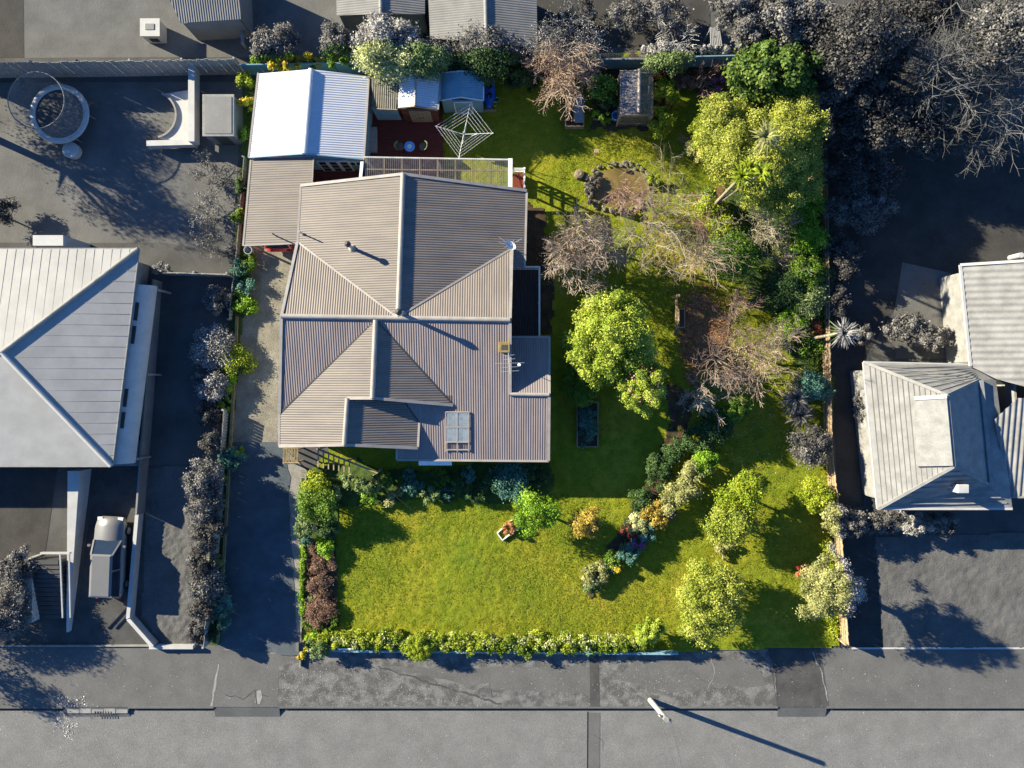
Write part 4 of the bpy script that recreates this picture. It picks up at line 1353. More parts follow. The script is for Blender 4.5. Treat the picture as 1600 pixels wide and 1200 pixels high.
p, q = P(238, 445, 2.2), P(203, 725, 2.2)
n = 8
for k in range(n + 1):
    a = math.pi / 2 * k / n
    dx, dz = -.95 + .95 * math.sin(a) * 1.0, .75 * math.cos(a)
    cv.v += [(p.x + dx, p.y, 1.6 + dz), (q.x + dx, q.y, 1.6 + dz)]
cv.f = [(2 * k, 2 * k + 1, 2 * k + 3, 2 * k + 2) for k in range(n)]
aw = cv.build('curved_awning', M['gwhite'], nh, smooth=True)
for t0, t1 in ((.1, .2), (.23, .33), (.58, .68), (.71, .8)):
    a, b = p.lerp(q, t0), p.lerp(q, t1)
    MB().beam((a.x - .62, a.y, 2.31), (b.x - .62, b.y, 2.31), .2, .03).build('vent_slot', M['darkgrey'], aw)
for t in (0.02, .5, .98):
    a = p.lerp(q, t)
    MB().box((a.x - .06, a.y - .06, 0), (a.x + .06, a.y + .06, 1.6)).build('post', M['gconcrete'], nh)
a, b = P(176, 728, .8), P(222, 690, .8)
MB().box((a.x, a.y, 0), (b.x, b.y, .8)).build('side_landing', M['gconcrete'], nh)
for k in range(4):
    MB().box((a.x + .1 + k * .36, a.y + .1, .8), (a.x + .36 + k * .36, b.y - .1, .84)).build('board', M['midgrey'], nh)
o = MB().beam(P(252, 440) + Vector((0, 0, .5)), P(226, 800) + Vector((0, 0, .5)), .10, 1.0).build('low_wall', M['midgrey'])
tag(o, 'thin grey side wall running along the neighbour driveway beside the curved awning', 'wall')
# white wall and steps
ww = thing('white_wall', P(120, 850), 'slanting white concrete wall between the neighbour steps and driveway', 'wall')
w0, w1 = P(146, 732), P(112, 985)
MB().add([(w0.x - .75, w0.y, 0), (w0.x - .1, w0.y, 0), (w1.x, w1.y, 0), (w1.x - .12, w1.y, 0), (w0.x - .75, w0.y, 1.2), (w0.x - .1, w0.y, 1.2), (w1.x, w1.y, .3), (w1.x - .12, w1.y, .3)],
         [(4, 7, 6, 5), (0, 1, 5, 4), (1, 2, 6, 5), (2, 3, 7, 6), (3, 0, 4, 7)]).build('wall_body', M['gwhite'], ww)
stt = thing('entry_steps', P(85, 915), 'dark timber entry steps with pale rails at the left neighbour', 'steps')
for k in range(13):
    y0, y1 = P(0, 868 + k * 7.5).y, P(0, 874.5 + k * 7.5).y
    MB().box((P(66, 0).x, y1, 0), (P(110, 0).x, y0, 1.15 - k * .075)).build('step', M['darkgrey'], stt)
MB().beam(P(94, 865, 1.9), P(98, 965, .95), .07, .07).build('handrail', M['gwhite'], stt)
MB().beam(P(108, 865, 1.9), P(110, 965, .95), .07, .07).build('handrail', M['gwhite'], stt)
MB().beam(P(64, 864, 1.5), P(110, 864, 1.5), .09, .2).build('top_rail', M['gwhite'], stt)
a = [P(50, 968), P(66, 965), P(66, 866), P(60, 866)]
MB().prism([(p.x, p.y) for p in a], 0, .9).build('side_wall', M['gwhite'], stt)
dw = thing('driveway_wall', P(215, 890), 'angled white retaining wall around the neighbour front lawn', 'wall')
for p, q in (((222, 800), (208, 962)), ((208, 962), (246, 1005))):
    MB().beam(P(*p) + Vector((0, 0, .3)), P(*q) + Vector((0, 0, .3)), .2, .6).build('wall_section', M['gwhite'], dw)
MB().beam(P(238, 1008) + Vector((0, 0, .2)), P(306, 1008) + Vector((0, 0, .2)), .18, .4).build('wall_section', M['gwhite'], dw)
o = MB().beam(P(0 - 200, 1009) + Vector((0, 0, .06)), P(238, 1008) + Vector((0, 0, .06)), .08, .14).build('edging_strip', M['gconcrete'])
tag(o, 'thin concrete strip between the neighbour driveway and the footpath', 'edging')
sedan('parked_car', 'silver-grey car standing on the left neighbour driveway', 168, 872, .8, 4.5, 1.75, math.pi / 2 - .04, M['silver'], .01)

# upper left yard
tr = thing('trampoline', P(95, 185), 'round trampoline with a wide pale padded rim and net ring', 'trampoline')
a = P(93, 178, .85)
MB().lathe(a, [(1.35, -.05), (1.62, -.05), (1.65, 0), (1.62, .05), (1.35, .05), (1.33, 0), (1.35, -.05)], 48).build('padded_rim', M['gwhite'], tr, smooth=True)
MB().lathe(a, [(.001, -.02), (1.34, -.01)], 40).build('jumping_mat', M['darkgrey'], tr)
tp = a + Vector((-.35, .2, 1.5))
MB().lathe(tp, [(1.5, -.03), (1.53, 0), (1.5, .03), (1.47, 0), (1.5, -.03)], 40).build('net_ring', M['midgrey'], tr, smooth=True)
nv = []
for k in range(40):
    an = 2 * math.pi * k / 40
    nv += [(a.x + 1.5 * math.cos(an), a.y + 1.5 * math.sin(an), a.z + .05), (tp.x + 1.5 * math.cos(an), tp.y + 1.5 * math.sin(an), tp.z)]
MB().add(nv, [(2 * k, 2 * ((k + 1) % 40), 2 * ((k + 1) % 40) + 1, 2 * k + 1) for k in range(40)]).build('net', M['net'], tr)
for k in range(6):
    an = math.pi * 2 * k / 6
    MB().tube((a.x + 1.5 * math.cos(an), a.y + 1.5 * math.sin(an), 0), (a.x + 1.5 * math.cos(an), a.y + 1.5 * math.sin(an), a.z), .03, n=6).build('leg', M['midgrey'], tr)
q = P(110, 234, .45)
o = MB().lathe(q, [(.42, -.43), (.42, -.05), (.45, 0), (.40, .03), (.001, .04)], 28).build('round_stool', M['gwhite'])
tag(o, 'small round white table beside the trampoline', 'table')
wd = thing('curved_deck', P(280, 180), 'white deck with a semicircular cut-out beside the garden box', 'deck')
cc = P(240, 180, .5)
rr = P(276, 0, .5).x - cc.x
arc = [(cc.x + rr * math.cos(t), cc.y + rr * math.sin(t)) for t in np.linspace(math.pi / 2 * .75, -math.pi / 2 * .85, 24)]
e0, e1 = P(300, 140, .5), P(300, 224, .5)
MB().prism([(e1.x, e1.y), (e0.x, e0.y)] + [(x, max(min(y, e0.y + .0), e1.y)) for x, y in arc], .02, .5).build('deck_top', M['gwhite'], wd)
rg = MB()
for i in range(23):
    rg.beam((*arc[i], .56), (*arc[i + 1], .56), .1, .12)
rg.build('curved_rim', M['gconcrete'], wd)
MB().beam(P(303, 106, .9), P(303, 224, .9), .34, .7).build('end_seat', M['gwhite'], wd)
MB().beam(P(232, 226, .5), P(305, 224, .5), .3, .5).build('front_seat', M['gwhite'], wd)
gs = thing('garden_box_shed', P(341, 190), 'small grey flat-roofed shed with a pale rim beside the white deck', 'shed')
a, b = P(316, 213, 1.6), P(366, 147, 1.6)
MB().box((a.x + .06, a.y + .06, .01), (b.x - .06, b.y - .06, 1.5)).build('shed_walls', M['midgrey'], gs)
MB().box((a.x, a.y, 1.5), (b.x, b.y, 1.6)).build('roof', M['gconcrete'], gs, bevel=.03)
MB().box((a.x + .14, a.y + .14, 1.603), (b.x - .14, b.y - .14, 1.63)).build('roof_panel', M['midgrey'], gs)
MB().box(((a.x + b.x) / 2 - .35, a.y + .02, .05), ((a.x + b.x) / 2 + .35, a.y + .058, 1.4)).build('door', M['darkgrey'], gs)
# things beyond the top fence
bh = thing('beehive_box', P(235, 50), 'white square box with a dark opening on the grass beyond the fence', 'box')
a, b = P(220, 55, 1.0), P(248, 30, 1.0)
MB().box((a.x, a.y, .01), (b.x, b.y, .95)).build('box_body', M['gwhite'], bh)
MB().box((a.x - .05, a.y - .05, .95), (b.x + .05, b.y + .05, 1.0)).build('lid', M['gwhite'], bh)
MB().box((a.x + .25, a.y + .3, 1.003), (b.x - .25, b.y - .25, 1.03)).build('lid_panel', M['midgrey'], bh)
MB().box((a.x + .25, a.y - .02, .2), (b.x - .25, a.y - .005, .6)).build('opening', M['black'], bh)


def barn(label, corners, ridge, z0, z1, m, cat='shed', name='neighbour_shed', cap='gconcrete'):
    """gable shed: corners TL, TR, BR, BL and ridge ends in pixels"""
    t = thing(name, P(*corners[3]), label, cat)
    TL, TR, BR, BL = [P(a, b, z0) for a, b in corners]
    r0, r1 = [P(a, b, z1) for a, b in ridge]
    pA, pB = plane3(r0, r1, (TL + BL) / 2 if abs(r0.x - r1.x) < abs(r0.y - r1.y) else (TL + TR) / 2), plane3(r0, r1, (TR + BR) / 2 if abs(r0.x - r1.x) < abs(r0.y - r1.y) else (BL + BR) / 2)
    if abs(r0.x - r1.x) < abs(r0.y - r1.y):
        corr('roof_plane', [corners[0], ridge[0], ridge[1], corners[3]], pA, L, M[m], t, pitch=.13, amp=.008)
        corr('roof_plane', [ridge[0], corners[1], corners[2], ridge[1]], pB, Rr, M[m], t, pitch=.13, amp=.008)
    else:
        corr('roof_plane', [corners[0], corners[1], ridge[1], ridge[0]], pA, U, M[m], t, pitch=.13, amp=.008)
        corr('roof_plane', [ridge[0], ridge[1], corners[2], corners[3]], pB, D, M[m], t, pitch=.13, amp=.008)
    line(t, 'ridge_cap', [r0, r1], .2, .05, M[cap], .03)
    ctr = (TL + TR + BL + BR) / 4
    wallring([c.lerp(ctr, .06) for c in (TL, TR, BR, BL)], 0, z0 - .12, t, M['midgrey'])
    return t


barn('pale ridged shed roof at the top edge left of the dark yard', ((668, -30), (838, -30), (840, 76), (672, 60)), ((758, -30), (760, 66)), 2.3, 2.9, 'midgrey')
barn('low grey shed roof at the top edge above the pale flowering shrub', ((524, -80), (664, -80), (664, 22), (526, 24)), ((594, -80), (595, 22)), 2.3, 2.8, 'midgrey')
barn('rounded grey shed roof at the top left beyond the white box', ((262, -60), (372, -60), (376, 30), (282, 36)), ((260, -12), (374, -14)), 2.2, 2.7, 'midgrey')
lt = thing('garden_trellis', P(1120, 62), 'small pale slatted trellis standing by the grey tree at the top fence', 'trellis')
for k in range(7):
    a, b = P(1111 + k * 2.8, 72, 1.4), P(1110 + k * 2.2, 42, 1.6)
    MB().beam(a, b, .05, .03).build('slat', M['gwhite'], lt)
for y, z in ((70, 1.37), (45, 1.55)):
    MB().beam(P(1108, y, z) - Vector((0, 0, .04)), P(1131, y, z) - Vector((0, 0, .04)), .05, .05).build('rail', M['gconcrete'], lt)
for px, py in ((1110, 70), (1129, 70), (1110, 46), (1126, 46)):
    a = P(px, py, 1.4)
    MB().box((a.x - .03, a.y - .03, 0), (a.x + .03, a.y + .03, 1.38)).build('post', M['gconcrete'], lt)
pth = thing('garden_posts', P(378, 25), 'pale post and rail at the top left beyond the board fence', 'fence')
MB().beam(P(377, 5, .8), P(379, 68, .8), .16, .12).build('rail', M['gconcrete'], pth)
for py in (8, 36, 66):
    a = P(378, py, .7)
    MB().box((a.x - .06, a.y - .06, 0), (a.x + .06, a.y + .06, .75)).build('post', M['gconcrete'], pth)

# right neighbour house
rh = thing('neighbour_house', P(1460, 690), 'grey house with hipped tiled wing and ribbed roofs at the right edge', 'house')
ze, zr = 2.7, 4.3
zr = 4.5
A, D_, C = P(1350, 566, ze), P(1372, 795, ze), P(1582, 795, ze)
T1, T2, T3, T4 = P(1515, 570, ze + .05), P(1531, 594, ze + .2), P(1547, 758, ze + .2), P(1556, 592, ze)
E0, E1 = P(1480, 618, zr), P(1490, 729, zr)
for pts in ([A, D_, E1, E0], [A, E0, T2, T1], [D_, C, T3, E1], [T2, E0, E1, T3], [T1, T2, T3, C, T4]):
    MB().poly(pts).build('roof_plane', M['palehouse2'], rh)
for p, q in ((E0, A), (E0, T2), (E0, E1), (E1, D_), (E1, T3)):
    line(rh, 'hip_cap', [p, q], .16, .06, M['gconcrete'], .02)
line(rh, 'gutter', [A, D_, C], .12, .1, M['gwhite'], -.04)
line(rh, 'gutter', [A, P(1515, 570, ze)], .12, .1, M['gwhite'], -.04)
line(rh, 'parapet', [T2, T3], .2, .16, M['gconcrete'], .08)
plq = plane3(A, D_, E1)
up_ = plq[1] * .16
q4 = [ray(x, y, plq) + up_ for x, y in ((1428, 622), (1479, 619), (1489, 727), (1433, 728))]
MB().add(q4 + [q - up_ * .95 for q in q4], [(3, 2, 1, 0), (0, 1, 5, 4), (1, 2, 6, 5), (2, 3, 7, 6), (3, 0, 4, 7)]).build('upper_roof', M['gconcrete'], rh)
line(rh, 'upper_flashing', [q4[0], q4[1]], .2, .05, M['gwhite'], .03)
for k in range(1, 8):
    MB().beam(D_.lerp(E1, k / 8) + Vector((0, 0, .012)), C.lerp(T3, k / 8).lerp(T3.lerp(E1, k / 8), k / 8) + Vector((0, 0, .012)), .05, .03).build('tile_course', M['gconcrete'], rh)
for k in range(1, 15):
    a, b = A.lerp(E0, k / 15), D_.lerp(E1, k / 15)
    MB().beam(a + Vector((0, 0, .02)), b + Vector((0, 0, .004)), .05, .014).build('tile_course', M['midgrey'], rh)
for k in range(1, 9):
    MB().beam(A.lerp(E0, k / 9) + Vector((0, 0, .02)), T1.lerp(T2, k / 9) + Vector((0, 0, .004)), .05, .014).build('tile_course', M['midgrey'], rh)
cvp = P(1497, 762, 3.4)
MB().box((cvp.x - .28, cvp.y - .22, 2.8), (cvp.x + .28, cvp.y + .22, 3.9)).build('chimney', M['gwhite'], rh, bevel=.03)
wallring([P(1362, 580, 2.5), P(1540, 584, 2.5), P(1568, 782, 2.5), P(1384, 782, 2.5)], 0, 2.6, rh, M['gconcrete'])
zz = plane3(P(1500, 412, 2.9), P(1516, 570, 2.9), P(1640, 500, 4.0))
corr('roof_plane', [(1500, 414), (1660, 404), (1660, 620), (1556, 592), (1516, 572)], zz, L, M['palehouse2'], rh, pitch=.35, amp=.02)
line(rh, 'barge_flashing', [ray(1516, 572, zz), ray(1500, 414, zz), ray(1660, 404, zz)], .14, .08, M['gwhite'], .02)
z2 = plane3(P(1560, 660, 2.95), P(1660, 660, 3.05), P(1600, 775, 2.5))
corr('roof_plane', [(1553, 656), (1590, 622), (1680, 622), (1680, 775), (1580, 776)], z2, D, M['palehouse2'], rh, pitch=.3, amp=.03)
line(rh, 'gutter', [ray(1580, 777, z2), ray(1680, 776, z2)], .1, .1, M['gconcrete'], -.03)
wallring([P(1512, 425, 2.6), P(1660, 415, 2.6), P(1660, 765, 2.3), P(1590, 765, 2.3), P(1590, 600, 2.6), P(1525, 565, 2.6)], 0, 2.4, rh, M['gconcrete'])
vt = P(1590, 400, 3.4)
MB().tube((vt.x, vt.y, 2.8), (vt.x, vt.y, 3.7), .14, n=12).build('flue', M['gwhite'], rh)

# ------------------------------------------------------------------ power pole and wires
pole = thing('power_pole', P(1017, 1095), 'pale leaning power pole standing on the kerb edge', 'power pole')
b0, b1 = P(1016, 1094), P(1041, 1124, 4.2)
MB().tube(b0, b1, .15, .12, 14).build('shaft', M['gwhite'], pole, smooth=False)
dv = (b1 - b0).normalized()
MB().beam(b1 - dv * .35 + Vector((-.32, .14, 0)), b1 - dv * .35 + Vector((.32, -.14, 0)), .1, .1).build('crossarm', M['gconcrete'], pole)
for k in (-.28, .28):
    p = b1 - dv * .35 + Vector((k, -k * .44, 0))
    MB().tube(p, p + Vector((0, 0, .2)), .035, n=8).build('insulator', M['gwhite'], pole)
MB().tube(b1 - dv * .3, b1 + dv * .06, .135, n=14).build('cap', M['gconcrete'], pole)


def wire(p, q, sag, label, r=.006):
    b = MB()
    n = 14
    pts = [p.lerp(q, i / n) - Vector((0, 0, sag * 4 * (i / n) * (1 - i / n))) for i in range(n + 1)]
    for u, v in zip(pts[:-1], pts[1:]):
        b.tube(u, v, r, n=4)
    tag(b.build('overhead_wire', M['darkgrey']), label, 'wire')


wire(b1 - dv * .2, ray(520, 698, plF) - Vector((0, 0, .1)), .35, 'thin service wire running from the pole across the lawn to the house')
wire(b1 - dv * .3 + Vector((-.28, .12, .2)), P(1064, 1230, 4.2), .1, 'thin overhead wire from the pole to the bottom edge, the left of two', .006)
wire(b1 - dv * .3 + Vector((.28, -.12, .2)), P(1074, 1230, 4.2), .1, 'thin overhead wire from the pole to the bottom edge, the right of two', .006)


# ------------------------------------------------------------------ vegetation builders
PROP = [(384, 84), (1140, 84), (1142, 74), (1284, 74), (1290, 290), (1298, 700), (1322, 1012), (470, 1030), (330, 1014), (342, 860), (346, 690), (352, 540), (372, 390), (384, 240)]


def colour_side(V, zcut):
    """True where the place lies inside the section (which alone kept its colour)"""
    k = S * (H - zcut) / H
    return inpoly(V[:, 0], V[:, 1], [((a - 800) * k, (600 - b) * k) for a, b in PROP])


def leafquads(pos, nrm, size, r, aspect=.55):
    n = len(pos)
    rd = r.normal(0, 1, (n, 3))
    t = np.cross(nrm, rd)
    t /= np.linalg.norm(t, axis=1, keepdims=True) + 1e-9
    b = np.cross(nrm, t)
    s = (size * r.uniform(.65, 1.35, n))[:, None]
    fold = nrm * s * .18
    V = np.stack([pos + t * s * .5, pos + b * s * aspect * .5 - fold, pos - t * s * .5, pos - b * s * aspect * .5 - fold], 1)
    return V


def cloud(centers, radii, n, size, r, up=.35, shell=.55, wild=.6, tint=(.5, .18), aspect=.55, squash=1.0):
    """leaves on the shells of many small clumps"""
    K = len(centers)
    w = radii ** 2
    cnt = np.maximum(3, (n * w / w.sum()).astype(int))
    idx = np.repeat(np.arange(K), cnt)
    N = len(idx)
    d = r.normal(0, 1, (N, 3))
    d /= np.linalg.norm(d, axis=1, keepdims=True)
    d[:, 2] = np.where(d[:, 2] < -.35, -d[:, 2], d[:, 2])
    rad = radii[idx] * (.25 + .95 * r.random(N) ** .7) * np.where(r.random(N) < .18, r.uniform(1.0, 1.6, N), 1.0)
    off = d * rad[:, None]
    off[:, 2] *= squash
    pos = centers[idx] + off
    nr = d + r.normal(0, wild, (N, 3)) + np.array([0, 0, up])
    nr /= np.linalg.norm(nr, axis=1, keepdims=True) + 1e-9
    V = leafquads(pos, nr, size, r, aspect)
    ct = r.normal(tint[0], tint[1], K)
    tn = np.clip(ct[idx] + r.normal(0, .14, N), 0, 1)
    return V, tn, pos


def crown_clumps(c, R_, rz, K, r, cr=.34, outline=.16):
    """clump centres spread through and over an uneven crown"""
    d = r.normal(0, 1, (K, 3))
    d /= np.linalg.norm(d, axis=1, keepdims=True)
    d[:, 2] = np.where(d[:, 2] < -.25, -d[:, 2] * .6, d[:, 2])
    ph = r.uniform(0, 6.28, 3)
    an = np.arctan2(d[:, 1], d[:, 0])
    wob = 1 + outline * (np.sin(2 * an + ph[0]) * .5 + np.sin(3 * an + ph[1]) * .6 + np.sin(5 * an + ph[2]) * .4)
    f = r.uniform(.42, .98, K) ** .65
    C = np.stack([d[:, 0] * R_[0] * f * wob, d[:, 1] * R_[1] * f * wob, d[:, 2] * rz * f], 1) + np.array(c)
    rad = min(R_[0], R_[1]) * cr * r.uniform(.65, 1.25, K)
    return C, rad


def foliage_mesh(name, V, tn, pos, pal, zcut=None, grey='grey'):
    if zcut is None:
        return npmesh(name, V, 4, [LM[pal]], None, tn)
    ins = colour_side(pos, zcut)
    return npmesh(name, V, 4, [LM[pal], LM[grey]], np.where(ins, 0, 1), tn)


SEED = [100]


def plant(label, cat, px, py, rx, h, pal, ry=None, n=None, size=.13, K=None, z0=.06, name=None, group=None, zcut=None, grey='grey', lobes=None,
          bark='trunk', cr=.34, up=.35, outline=.16, aspect=.55, wild=.6, tint=(.5, .18), trunk=True, rz=None, rot=0):
    """shrub or leafy tree whose crown shows at px, py with radius rx (pixels) and top at height h"""
    SEED[0] += 1
    r = np.random.default_rng(SEED[0])
    ry = ry or rx
    small = h < 1.0 or rx < 14
    rz_ = rz or (h * .42 if h > 1.2 else h * .5)
    zc = h - rz_
    c = P(px, py, zc + rz_ * .35)
    k = S * (H - h * .75) / H
    R_ = (rx * k * 1.08, ry * k * 1.08)
    size = size * .86
    area = rx * ry
    n = int((n or min(16000, max(160, area * 3.4 * (.13 / size) ** 1.6))) * 2.1)
    K = K or int(min(190, max(9, area / 14)))
    C, rad = crown_clumps((0, 0, 0), R_, rz_, K, r, cr, outline)
    if lobes:
        Cs, rs = [C], [rad]
        for (lx, ly, lr, lz) in lobes:
            q = P(lx, ly, lz) - Vector((c.x, c.y, zc))
            k2 = max(4, int(lr * lr / 22))
            C2, r2 = crown_clumps((q.x, q.y, q.z), (lr * k, lr * k), lr * k * .7, k2, r, cr, outline)
            Cs.append(C2)
            rs.append(r2)
        C, rad = np.concatenate(Cs), np.concatenate(rs)
        n = int(n * (1 + sum(l[2] ** 2 for l in lobes) / area))
    if rot:
        ca, sa = math.cos(rot), math.sin(rot)
        C = np.stack([C[:, 0] * ca - C[:, 1] * sa, C[:, 0] * sa + C[:, 1] * ca, C[:, 2]], 1)
    C = C + np.array([c.x, c.y, zc])
    C[:, 2] = np.maximum(C[:, 2], z0 + .05)
    V, tn, pos = cloud(C, rad, n, size, r, up, wild=wild, tint=tint, aspect=aspect)
    base = Vector((c.x, c.y, z0))
    name = name or ('tree' if h > 2.6 else 'shrub')
    V = V.reshape(-1, 3)
    V[:, 2] = np.maximum(V[:, 2], .03)
    if small and not trunk:
        me = foliage_mesh(name, V - np.array(base), tn, pos, pal, zcut, grey)
        o = link_mesh(name, me, None, base)
        return tag(o, label, cat, group)
    t = thing(name, base, label, cat, group)
    me = foliage_mesh('crown', V - np.array(base), tn, pos, pal, zcut, grey)
    link_mesh('crown', me, t)
    b = MB()
    tr_ = max(.025, min(.22, h * .03))
    fork = Vector((base.x, base.y, max(z0 + .1, zc - rz_ * .3)))
    b.tube(base - Vector((0, 0, .1)), fork, tr_ * 1.2, tr_, 8)
    for i in r.choice(len(C), min(len(C), 14), replace=False):
        b.tube(fork, C[i], tr_ * .55, tr_ * .15, 5)
    b.build('trunk' if h > 2.6 else 'stem', M[bark], t)
    return t


def bare(label, cat, px, py, h, spread, twig, bark='trunk', name='bare_tree', lean=(0, 0), limbs=6, depth=4, buds=None, nb=0, zcut=None, greyt='twig_grey',
         r0=None, z0=.06, droop=0.0, kids=(2, 4), up=.35, maxseg=4200, group=None, budgrey='grey', tw=.010):
    """leafless tree: trunk, forking limbs and fine twigs; px, py is its foot"""
    SEED[0] += 1
    r = np.random.default_rng(SEED[0])
    base = P(px, py, z0)
    t = thing(name, base, label, cat, group)
    k = S
    Rm = spread * k * 1.3
    r0 = r0 or h * .014
    segs = []
    tips = []
    fork = base + Vector((lean[0] * .25, lean[1] * .25, h * .22))
    segs.append((base - Vector((0, 0, .1)), fork, r0 * 1.25, r0, 0))
    st = []
    for i in range(limbs):
        a = 2 * math.pi * (i + r.uniform(-.3, .3)) / limbs
        d = Vector((math.cos(a) * Rm * r.uniform(.5, .9) + lean[0], math.sin(a) * Rm * r.uniform(.5, .9) + lean[1], h * r.uniform(.35, .75)))
        st.append((fork, d.normalized(), d.length * r.uniform(.42, .58), r0 * .6, 1))
    while st and len(segs) < maxseg:
        p, d, Ln, rad, lv = st.pop(0)
        ns = 3 if lv < 3 else 2
        for s in range(ns):
            d2 = d + Vector(r.normal(0, .16 + .03 * lv, 3))
            d2.z += up * .12 - droop * .25 * (lv / depth)
            d2.normalize()
            q = p + d2 * (Ln / ns)
            if q.z < .15:
                q.z = .15
            ra = max(tw, rad * (1 - .45 * s / ns))
            rb_ = max(tw * .8, rad * (1 - .45 * (s + 1) / ns))
            segs.append((p, q, ra, rb_, lv))
            if lv < depth:
                for _ in range(r.integers(kids[0], kids[1]) if s == ns - 1 else r.integers(1, 3)):
                    dd = d2 + Vector(r.normal(0, .55, 3))
                    dd.z += up * .3 - droop * .5
                    dd.normalize()
                    st.append((q, dd, Ln * r.uniform(.5, .74), max(tw, rad * .52), lv + 1))
            elif s == ns - 1:
                tips.append(q)
            p, d = q, d2
    A = np.array([[*s[0], *s[1], s[2], s[3], s[4]] for s in segs])

    def prisms(B):
        p, q = B[:, 0:3], B[:, 3:6]
        d = q - p
        d /= np.linalg.norm(d, axis=1, keepdims=True) + 1e-9
        ref = np.where(np.abs(d[:, 2:3]) > .9, np.array([[1., 0, 0]]), np.array([[0, 0, 1.]]))
        s = np.cross(d, ref)
        s /= np.linalg.norm(s, axis=1, keepdims=True) + 1e-9
        u = np.cross(s, d)
        rp, rq = [], []
        for j in range(3):
            an = 2 * math.pi * j / 3
            o = s * math.cos(an) + u * math.sin(an)
            rp.append(p + o * B[:, 6:7])
            rq.append(q + o * B[:, 7:8])
        F = []
        for j in range(3):
            F.append(np.stack([rp[j], rp[(j + 1) % 3], rq[(j + 1) % 3], rq[j]], 1))
        return np.concatenate(F, 0), np.concatenate([(p + q) / 2] * 3, 0)
    lim, tws = A[A[:, 8] <= 1], A[A[:, 8] > 1]
    V, mp = prisms(lim)
    link_mesh('trunk', npmesh('trunk', V - np.array(base), 4, [M[bark]]), t)
    V, mp = prisms(tws)
    if zcut is None:
        me = npmesh('twigs', V - np.array(base), 4, [M[twig]])
    else:
        me = npmesh('twigs', V - np.array(base), 4, [M[twig], M[greyt]], np.where(colour_side(mp, zcut), 0, 1))
    link_mesh('twigs', me, t)
    if buds and tips:
        tp_ = np.array([list(x) for x in tips])
        pick = r.integers(0, len(tp_), nb)
        pos = tp_[pick] + r.normal(0, .07, (nb, 3))
        nr = r.normal(0, 1, (nb, 3)) + np.array([0, 0, .5])
        nr /= np.linalg.norm(nr, axis=1, keepdims=True)
        V = leafquads(pos, nr, .07, r, .6)
        link_mesh('buds', foliage_mesh('buds', V.reshape(-1, 3) - np.array(base), np.clip(r.normal(.5, .2, nb), 0, 1), pos, buds, zcut, budgrey), t)
    return t


def spiky(label, cat, px, py, rad_px, h, pal, n=70, trunk_from=None, name='flax', width=.05, zcut=None, grey='greypale', heads=None, z0=.06):
    """long blade leaves radiating from one or more heads"""
    SEED[0] += 1
    r = np.random.default_rng(SEED[0])
    hd = heads or [(px, py, rad_px)]
    cs = []
    base = P(*trunk_from, z0) if trunk_from else Vector((P(px, py, h).x, P(px, py, h).y, z0))
    t = thing(name, base, label, cat)
    Vs, tn, pp = [], [], []
    for (hx, hy, hr) in hd:
        c = P(hx, hy, h)
        cs.append(c)
        Lm = hr * S * (H - h) / H
        for k in range(n):
            a = r.uniform(0, 2 * math.pi)
            el = r.uniform(.0, 1.2)
            L_ = Lm * r.uniform(.75, 1.15)
            d = np.array([math.cos(a) * math.cos(el), math.sin(a) * math.cos(el), math.sin(el)])
            s = np.array([-math.sin(a), math.cos(a), r.normal(0, .25)])
            c_ = np.array(c)
            p0, p1 = c_ + d * .05, c_ + d * L_ * .55
            p2 = p1 + (d * np.array([1, 1, .35]) + np.array([0, 0, -.25])) * L_ * .5
            w = width * r.uniform(.7, 1.2)
            Vs.append([p0 - s * w * .5, p0 + s * w * .5, p1 + s * w * .5, p1 - s * w * .5])
            Vs.append([p1 - s * w * .5, p1 + s * w * .5, p2 + s * w * .08, p2 - s * w * .08])
            x = np.clip(r.normal(.5, .25), 0, 1)
            tn += [x, x]
            pp += [p1, p1]
    me = foliage_mesh('leaves', np.array(Vs).reshape(-1, 3) - np.array(base), tn, np.array(pp), pal, zcut, grey)
    link_mesh('leaves', me, t)
    b = MB()
    for c in cs:
        b.tube(base - Vector((0, 0, .05)), c, .09 if trunk_from else .06, .07 if trunk_from else .05, 8)
    b.build('trunk' if trunk_from else 'stem', M['twig_pale'] if trunk_from else M['trunk'], t)
    return t


def hedge(label, cat, pts, rpx, h, pal, name='hedge', size=.11, n=None, zcut=None, grey='grey', z0=.04, tint=(.5, .22), cr=.5):
    """one clipped or rambling hedge along pixel points"""
    SEED[0] += 1
    r = np.random.default_rng(SEED[0])
    k = S * (H - h) / H
    Cs, Rs = [], []
    for p, q in zip(pts[:-1], pts[1:]):
        a, b = P(*p, h * .5), P(*q, h * .5)
        m = max(2, int((b - a).length / (rpx * k * .28)))
        for i in range(m):
            c = a.lerp(b, i / m)
            for _ in range(3):
                Cs.append([c.x + r.normal(0, rpx * k * .38), c.y + r.normal(0, rpx * k * .38), r.uniform(h * .3, h * .8)])
                Rs.append(rpx * k * cr * r.uniform(.4, .95))
    C, rad = np.array(Cs), np.array(Rs)
    n = n or int(len(C) * 70 * (.12 / size))
    V, tn, pos = cloud(C, rad, n, size, r, tint=tint)
    V = V.reshape(-1, 3)
    V[:, 2] = np.maximum(V[:, 2], .02)
    base = P(*pts[0], z0)
    t = thing(name, base, label, cat)
    link_mesh('foliage', foliage_mesh('foliage', V - np.array(base), tn, pos, pal, zcut, grey), t)
    b = MB()
    for c in Cs[::4]:
        b.tube((c[0], c[1], 0), (c[0], c[1], c[2]), .02, .012, 5)
    b.build('stems', M['trunk'], t)
    return t

